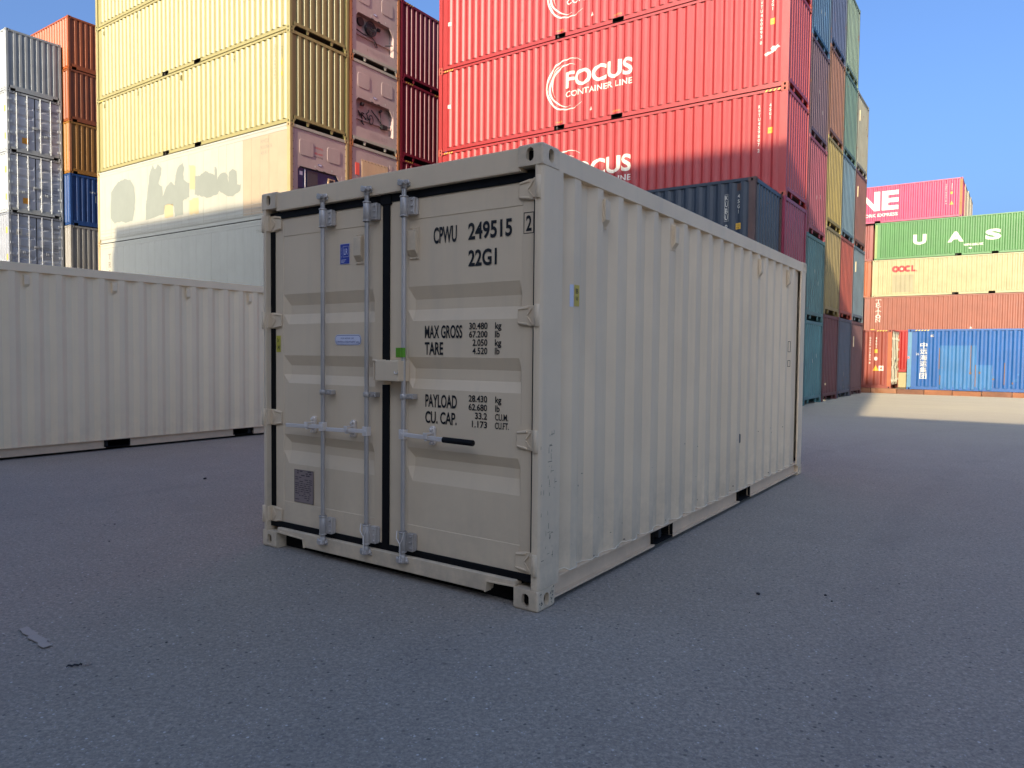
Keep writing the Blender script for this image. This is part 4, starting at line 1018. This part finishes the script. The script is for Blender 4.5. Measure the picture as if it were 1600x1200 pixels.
for k, lab, c, dc in ((2, 'grey container end with doors at the foot of the white stack', (190, 194, 200), (172, 178, 188)), (3, 'white container with grey closed doors and an orange notice, lower of two', FROST, dgrey), (4, 'white container with grey closed doors and an orange notice, upper of two', FROST, dgrey)):
    rt, f, mt = container(lab, WHA, WHB, wz[k], c, end='door', rust=.05, streak=.2, sill='solid', group='white stack at the far left')
    dm = paint('door_paint', dim(dc, .6), .45, .08, .25, .08, .2); rm = paint('rod_paint', dim(c, .55), .45, .05, .15, .05, 0)
    door_end(rt, HC, mt, dm, rm)
    fd = Face('x0', L40, HC, None, .038)
    grp = worn_print('door_print', (92, 96, 108), .4)
    letters(rt, 'SEGU', fd, .92, HC - .62, .13, grp, .26); letters(rt, '290596', fd, .48, HC - .62, .13, grp, .30); letters(rt, '2262', fd, .48, HC - .82, .12, grp, .24)
    for j in range(4): letters(rt, ('MAX WT', 'TARE', 'PAYLOAD', 'CUBE')[j], fd, .92, 1.45 - j * .12, .075, grp, .26); letters(rt, ('30480', '3800', '26680', '76.3')[j], fd, .45, 1.45 - j * .12, .075, grp, .22)
    label_plate(rt, fd, 2.18, .52, .20, .24, worn_print('plate_grey', (116, 118, 126), .3), 'data_plate', .004)
    if k > 2:
        label_plate(rt, fd, 1.80, .50, .30, .28, worn_print('orange_notice', (180, 122, 24), .3), 'orange_notice', .004)
        for j in range(4): letters(rt, ('CAUTION', '9 FT 6', 'HIGH', 'CONTAINER')[j], fd, 1.78, .71 - j * .06, .035, black, .26, lift=.006)
    else:
        label_plate(rt, fd, 2.12, 1.84, .26, .28, white, 'square_label', .004); V, F = poly([(0, 0), (.09, 0), (.13, .09), (.05, .16), (0, .10)]); lay(rt, V, F, fd, 2.06, 1.90, black, 'square_label', .006)
        V, F = arc_band(0, 0, [(q * 20, .06, .012) for q in range(19)]); lay(rt, V, F, fd, 1.62, 1.92, white, 'round_mark', .004)
    hazard_strip(rt, f['x0'], W - .2, HC - .07, 4, worn_print('hazard_dark2', (60, 60, 62), .3)); hazard_strip(rt, f['x0'], .62, HC - .07, 4, worn_print('hazard_dark2', (60, 60, 62), .3))
    for tt, zz in ((.32, .6), (.36, 1.9)): label_plate(rt, f['yW'], tt, zz, .14, .30, yellow, 'yellow_label', .004)
rt, f, mt = container('white container with a ribbed end on top of the far left stack', WHA, WHB, wz[5], FROST, rust=.03, streak=.15, sill='solid')
for tt in (.7, 1.3, 1.9): label_plate(rt, f['x0'], tt, 1.4, .04, .10, worn_print('plate_grey', (116, 118, 126), .3), 'worn_label', .003)
OB_, OA = 39.26, 17.55
for k in (0, 1): plain_box('container low in the orange stack, hidden by the beige box', OA, OB_, STD * k, (160, 150, 140), H=STD, group='hidden containers low in the orange stack')
for k, lab, c in ((2, 'pale grey beige ribbed container under the blue one at far left', (196, 190, 178)), (3, 'royal blue container between pale grey and amber ones at far left', (40, 88, 160)), (4, 'amber container just above the blue one at far left', (206, 138, 46)), (5, 'burnt orange container, second from the top of the orange stack', (196, 100, 44)), (6, 'bright orange container topping its stack against the sky', (222, 108, 40))):
    rt, f, mt = container(lab, OA, OB_, STD * k, c, H=STD, rust=.08 if k != 2 else .02, streak=.25, sill='solid', posts=rust_post if k == 4 else None)
    if k == 3: letters(rt, 'ww', f['x0'], 1.5, 1.75, .16, white, .36); label_plate(rt, f['x0'], 1.2, 1.3, .05, .35, white, 'worn_label')

# ---------------- far right: row with the blue container, tall stacks far behind it
FA = 35.4; FZ = .12
rt, f, mt = container('rust brown container on the brown edging, left of the blue one', FA, 4.42, FZ, (186, 82, 62), H=STD, rust=.12, end='door', posts=paint('rusty_post2', (140, 76, 48), .8, .2, .4, .6, .3))
wd = paint('pale_door', (156, 152, 134), .6, .12, .35, .35, .2); door_end(rt, STD, wd, wd, wd)
numbers(rt, f['yW'], STD, 'GAOU 617824 8', .86, top=STD - .32, h=.075, wdt=.06, gap=1.35); numbers(rt, f['yW'], STD, '45G1', .62, top=STD - .32, h=.1, wdt=.06, gap=1.3)
label_plate(rt, f['yW'], .68, STD - 1.02, .12, .16, yellow, 'height_label', .003); V, F = rounded(.13, .16, .05); lay(rt, V, F, f['yW'], .69, STD - 1.35, white, 'round_label', .003)
V, F = poly([(0, 0), (.24, 0), (.12, .24)]); lay(rt, V, F, f['yW'], .74, STD - 1.80, yellow, 'warning_triangle', .004); label_plate(rt, f['yW'], .50, STD - 1.80, .19, .22, white, 'square_label', .003)
V, F = arc_band(0, 0, [(q * 20, .025, .024) for q in range(19)]); lay(rt, V, F, f['yW'], .405, STD - 1.69, worn_print('warning_red', (210, 84, 70), .3), 'red_spot', .005)
hazard_strip(rt, f['yW'], .62, STD - .072, 4)
rt, f, mt = container('bright blue container with white characters in a column and repaired panels', FA, 3.82 - L40, FZ, (24, 108, 196), H=STD, rust=.10, streak=.12, posts=paint('sky_blue_post', (66, 104, 126), .6, .15, .4, .3, .3))
fb = f['yW']; TL = L40 - .0
def bx(bq): return bq - (3.82 - L40)
letters(rt, '中远海运集团', fb, bx(3.21), STD - .56, .235, white, .26, .012, True, 1.12)
light = paint('repair_blue', (34, 82, 124), .5, .12, .35, .25, .3)
for b0_, b1_, z0_, z1_ in ((2.62, 1.30, .20, 2.02), (1.30, .74, .20, 1.22)): label_plate(rt, fb, bx(b0_), z0_ - FZ, b0_ - b1_, z1_ - z0_, light, 'repair_panel', .004)
for b_, z0_, h_ in ((2.64, .9, .9), (1.52, .7, 1.2), (.35, .3, .9), (2.60, .25, .4), (1.34, .2, .9)): label_plate(rt, fb, bx(b_), z0_, .03, h_, plain('rust_streak', (104, 76, 56), .9), 'rust_streak', .006)
rr = random.Random(5)
for k in range(16):
    V, F = rounded(.10 * rr.uniform(.5, 1), .10 * rr.uniform(.5, 1), .02); lay(rt, V, F, fb, bx(rr.uniform(-1, 2.2)), rr.uniform(.15, .75), light if k % 3 else plain('rust_streak', (104, 76, 56), .9), 'paint_patch', .007)
hazard_strip(rt, fb, bx(3.55), STD - .072, 5); letters(rt, '45G', fb, bx(2.98), STD - .33, .10, worn_print('old_cream', (206, 186, 140), .8), .12); letters(rt, '26', fb, bx(3.50), STD - 1.1, .1, white, .12)
label_plate(rt, Face('yW', L40, STD, None, .004), bx(3.80), STD - 1.25, .06, .08, worn_print('warning_red', (210, 84, 70), .3), 'red_spot', .004)
rt, f, mt = container('red container glimpsed in the gap between the brown and blue ones', 38.6, 3.2, .80, (220, 48, 44), H=2.0, rust=.05)
p = G(38.5, 2.6); mb = MB(); mb.box(0, 3.0, -2.4, 0, 0, .70); o = ob('concrete_block', mb.mesh('concrete_block', .03, 2), plain('concrete_pale', (150, 138, 106), .85), None, (p.x, p.y, .10), None, (0, 0, TH + R(90))); tag(o, 'pale concrete block under the red container in the gap', 'block')

RA = 57.0
def back(lab, b, lev, rgb, a=RA, H=None, z=None, **k):
    zz = (0, HC, HC * 2, HC * 2 + STD, HC * 2 + STD * 2)[lev] if z is None else z
    return container(lab, a, b, zz, rgb, H=H or (HC if lev < 2 else STD), **k)
plain_box('container at the bottom of the far right stack, hidden', RA, 8.95 - L40, 0, (150, 90, 70)); plain_box('container at the bottom of the far left bay, hidden', RA, 9.1, 0, (150, 90, 70))
rt, f, mt = back('brown container with white slab letters in a column, above the blue one', 8.95 - L40, 1, (186, 106, 78), rust=.12, streak=.3)
slab(rt, 'TRITON', f['yW'], L40 - (8.95 - 8.24), HC - .18, .24, .36, white, 1.12)
label_plate(rt, f['yW'], L40 - .45, .42, .24, .22, yellow, 'yellow_label', .004); V, F = poly([(0, 0), (.14, 0), (.07, .14)]); lay(rt, V, F, f['yW'], L40 - 6.4, .62, white, 'mark')
rt, f, mt = back('weathered cream container with red logo letters at its upper left', 8.50 - L40, 2, (222, 208, 148), rust=.1, streak=.35)
fo = f['yW']; orx = L40 - (8.50 - 7.26); red_l = worn_print('logo_red', (150, 26, 24), .3)
def ring(cx, cz, r, hw, sy=1.): V, F = arc_band(0, 0, [(q * 15, r, hw) for q in range(25)]); return [(x, y * sy) for x, y in V], F, cx, cz
for cx in (.22, .60):
    V, F = arc_band(0, 0, [(q * 15, .155, .075) for q in range(25)]); lay(rt, V, F, fo, orx - cx, 1.90, red_l, 'logo', .004)
V, F = [], []
for k in range(5):
    a0 = R(90 + k * 72); c_ = (.055 * math.cos(a0), .055 * math.sin(a0)); n0 = len(V); V += [(c_[0] + .038 * math.cos(q * math.pi / 4), c_[1] + .038 * math.sin(q * math.pi / 4)) for q in range(8)]; F.append(tuple(range(n0, n0 + 8)))
for q in F: lay(rt, [V[i] for i in q], [tuple(range(8))], fo, orx - .60, 1.90, worn_print('blossom', (214, 150, 120), .3), 'logo', .0045 + .0003 * (q[0] / 8))
V, F = arc_band(0, 0, [(45 + q * 15, .155, .075) for q in range(19)]); lay(rt, V, F, fo, orx - .98, 1.90, red_l, 'logo', .004)
V, F = poly([(0, 0), (.26, 0), (.26, .12), (.12, .12), (.12, .43), (0, .43)]); lay(rt, V, F, fo, orx - 1.18, 1.685, red_l, 'logo', .004); V, F = rect(.06, .06); lay(rt, V, F, fo, orx - 1.47, 1.685, red_l, 'logo', .004)
label_plate(rt, fo, orx - .05, .30, 1.28, 1.18, paint('overpaint_beige', (122, 114, 86), .6, .08, .3, 0, .2), 'paint_patch', .003)
rt, f, mt = back('green container with wide spaced white capital letters', 8.40 - L40, 3, (84, 156, 70), rust=.05, streak=.25, posts=paint('pale_green_post', (104, 118, 66), .6, .15, .3, .3, .3))
fg = f['yW']; gx = lambda bq: L40 - (8.40 - bq)
for ch, bl, br in (('U', 6.02, 5.22), ('A', 3.97, 3.06), ('S', 1.84, .98)): letters(rt, ch, fg, gx(bl), .96, .64, white, bl - br, .045)
letters(rt, 'www.uasc.net', fg, gx(3.05), .62, .22, white, 1.10, .02)
label_plate(rt, fg, gx(2.75), .42, .16, .08, white, 'mark')
rt, f, mt = back('magenta pink container with huge white letters on top of the far stack', 3.20, 4, (224, 60, 112), rust=.12, streak=.2, posts=paint('rusty_post', (138, 86, 50), .75, .25, .4, .55, .4))
fp = f['yW']; px = lambda bq: bq - 3.20
def block(root, ch, f_, t, z, w, h, s, mat):
    bars_ = {'O': [(0, 0, w, s), (0, h - s, w, h), (0, s, s, h - s), (w - s, s, w, h - s)], 'E': [(0, 0, s * 1.1, h), (s * 1.1, 0, w, s * .82), (s * 1.1, h / 2 - s * .41, w, h / 2 + s * .41), (s * 1.1, h - s * .82, w, h)], 'N': [(0, 0, s, h), (w - s, 0, w, h)]}[ch]
    for b_ in bars_: V, F = rect(b_[2] - b_[0], b_[3] - b_[1]); V = [(v[0] + b_[0], v[1] + b_[1]) for v in V]; lay(root, V, F, f_, t, z, mat, 'logo', .004)
    if ch == 'N': V, F = poly([(s, h), (s, h - s * 1.2), (w - s, 0), (w - s, s * 1.2)]); lay(root, V, F, f_, t, z, mat, 'logo', .004)
block(rt, 'E', fp, px(8.03), .88, 1.04, 1.33, .36, white); block(rt, 'N', fp, px(9.62), .88, 1.46, 1.33, .36, white); block(rt, 'O', fp, px(11.4), .88, 1.5, 1.33, .36, white)
letters(rt, 'OCEAN NETWORK EXPRESS', fp, px(11.4), .46, .22, white, 4.38, .02)
numbers(rt, fp, STD, 'ONEU 029518 4', .95, top=STD - .35, h=.09, wdt=.06); numbers(rt, fp, STD, '22G1', .62, top=STD - .35, h=.09, wdt=.06); label_plate(rt, fp, .70, STD - 1.05, .13, .16, yellow, 'height_label', .003); V, F = poly([(0, 0), (.24, 0), (.12, .24)]); lay(rt, V, F, fp, .74, STD - 1.75, yellow, 'warning_triangle', .004)
back('red brown container left of the green one, seen as a narrow strip', 8.55, 3, (176, 84, 70), a=57.25, rust=.2, streak=.3)
back('orange container left of the weathered cream one, seen as a narrow strip', 8.62, 2, (214, 112, 56), a=57.25, rust=.2, streak=.3)
plain_box('brown container in the far left bay, hidden by the tall stack', 57.25, 9.1, HC, (170, 96, 70))
for k, (c, bb) in enumerate((((206, 178, 140), 3.16), ((196, 186, 150), 3.12), ((202, 186, 156), 3.10))):
    back(('tan', 'sandy', 'pale buff')[k] + ' container end peeping out behind the pink one, ' + ('nearest', 'middle', 'farthest') [k] + ' of three', bb - .02 * k, 4, c, a=RA + 2.5 * (k + 1), rust=.4, streak=.4)
plain_box('container under the ends behind the pink one, hidden', RA + 2.5, 3.0, HC * 2 + STD, (150, 120, 90), H=STD); plain_box('container far behind under the pale end, hidden', RA + 7.5, 3.0, HC * 2 + STD, (150, 120, 90), H=STD)
back('dark teal container showing only its top edge behind the green one', 2.35 - L40, 3, (44, 92, 110), a=RA + 5.0, z=9.16, rust=.2)

# ---------------- stacks behind the photographer that shade the yard
shade_g = 'containers stacked behind the photographer'
def shade_stack(a_face, b, n_, H, L, cols):
    for k in range(n_): plain_box('container in the tall row behind the photographer', a_face - W, b, k * H, cols[k % len(cols)], L=L, H=H, group=shade_g)
mixc_ = [(150, 70, 60), (170, 160, 140), (70, 100, 130), (190, 180, 150), (120, 70, 60)]
shade_stack(-16.1, -1.10, 8, HC, L40, mixc_)
shade_stack(-16.78, 26.0 - 13.716, 7, HC, 13.716, mixc_[::-1])
shade_stack(-19.8, 2.1, 8, HC, L40, mixc_[2:] + mixc_[:2])  # added filler stack, blocks a stray streak of sun through the gap
shade_stack(-15.6, -1.02 - L40, 6, STD, L40, mixc_[1:] + mixc_[:1])

# ================================================================== SMALL THINGS ON THE ASPHALT
card = plain('cardboard_strip', (166, 154, 142), .8)
def strip(name, label, cat, p0, p1, w, mat, jag=.01, lift=.006):
    p0, p1 = Vector(p0), Vector(p1); d = (p1 - p0); n_ = Vector((-d.y, d.x)).normalized(); rr = random.Random(9); m = MB(); N_ = 8; top = []; bot = []
    for k in range(N_ + 1):
        c = p0 + d * (k / N_); h = lift + .008 * math.sin(k * 1.1) ** 2; ww = w * (1 - .25 * abs(k / N_ - .5)); e = rr.uniform(-jag, jag)
        top.append((c.x + n_.x * (ww / 2 + e), c.y + n_.y * (ww / 2 + e), h + .003)); bot.append((c.x - n_.x * (ww / 2 - e), c.y - n_.y * (ww / 2 - e), h))
    vs = top + bot + [(x, y, z - .004) for x, y, z in top] + [(x, y, z - .004) for x, y, z in bot]; q = N_ + 1
    fs = [(k, k + 1, q + k + 1, q + k) for k in range(N_)] + [(2 * q + k, 3 * q + k, 3 * q + k + 1, 2 * q + k + 1) for k in range(N_)] + [(k, 2 * q + k, 2 * q + k + 1, k + 1) for k in range(N_)] + [(q + k, q + k + 1, 3 * q + k + 1, 3 * q + k) for k in range(N_)] + [(0, q, 3 * q, 2 * q), (N_, 2 * q + N_, 3 * q + N_, q + N_)]
    m.add(vs, fs); tag(ob(name, m.mesh(name), mat), label, cat)
strip('wood_splinter', 'pale flat splinter lying on the asphalt at the lower left', 'splinter', (-2.500, 3.675), (-2.225, 3.440), .044, card)
strip('dark_sliver', 'thin dark sliver on the asphalt beside the pale splinter', 'sliver', (-2.000, 3.222), (-1.940, 3.243), .007, plain('dark_sliver', (40, 38, 40), .7), .003)
strip('grey_shred', 'small grey shred right of the dark sliver on the asphalt', 'shred', (-1.930, 3.240), (-1.905, 3.258), .010, card, .003)
def stone_mesh(seed):
    bm = bmesh.new(); bmesh.ops.create_icosphere(bm, subdivisions=1, radius=1); rr = random.Random(seed)
    for v in bm.verts: v.co *= rr.uniform(.7, 1.15); v.co.z = v.co.z * .6 + .45
    me = bpy.data.meshes.new('pebble'); bm.to_mesh(me); bm.free(); me.materials.append(None); return me
stones = [stone_mesh(s) for s in range(4)]
st_m = [plain('pebble_dark', (46, 46, 50), .85), plain('pebble_grey', (84, 82, 82), .85)]
spots = [(1.503, 4.335, .014), (1.905, 4.324, .010), (1.898, 4.221, .007), (-3.449, 8.120, .022), (2.729, 8.438, .016)]
rr = random.Random(21)
for _ in range(26):
    r_ = rr.uniform(3.2, 15); th = rr.uniform(-.55, .55); x, y = r_ * math.tan(th), r_
    a_, b_ = Vector((x, y)).dot(AX), Vector((x, y)).dot(BX)
    if 3.2 < a_ < 9.6 and 2.0 < b_ < 4.7 or b_ > 10.5: continue
    spots.append((x, y, rr.uniform(.003, .009)))
for k, (x, y, r_) in enumerate(spots):
    o = ob('pebble', stones[k % 4], st_m[k % 2 if k > 4 else 0], None, (x, y, 0), (r_, r_, r_), (0, 0, rr.uniform(0, 6)))
    tag(o, 'small dark pebble lying loose on the asphalt', 'pebble', 'loose pebbles on the asphalt')
bpy.data.objects.remove(_to)
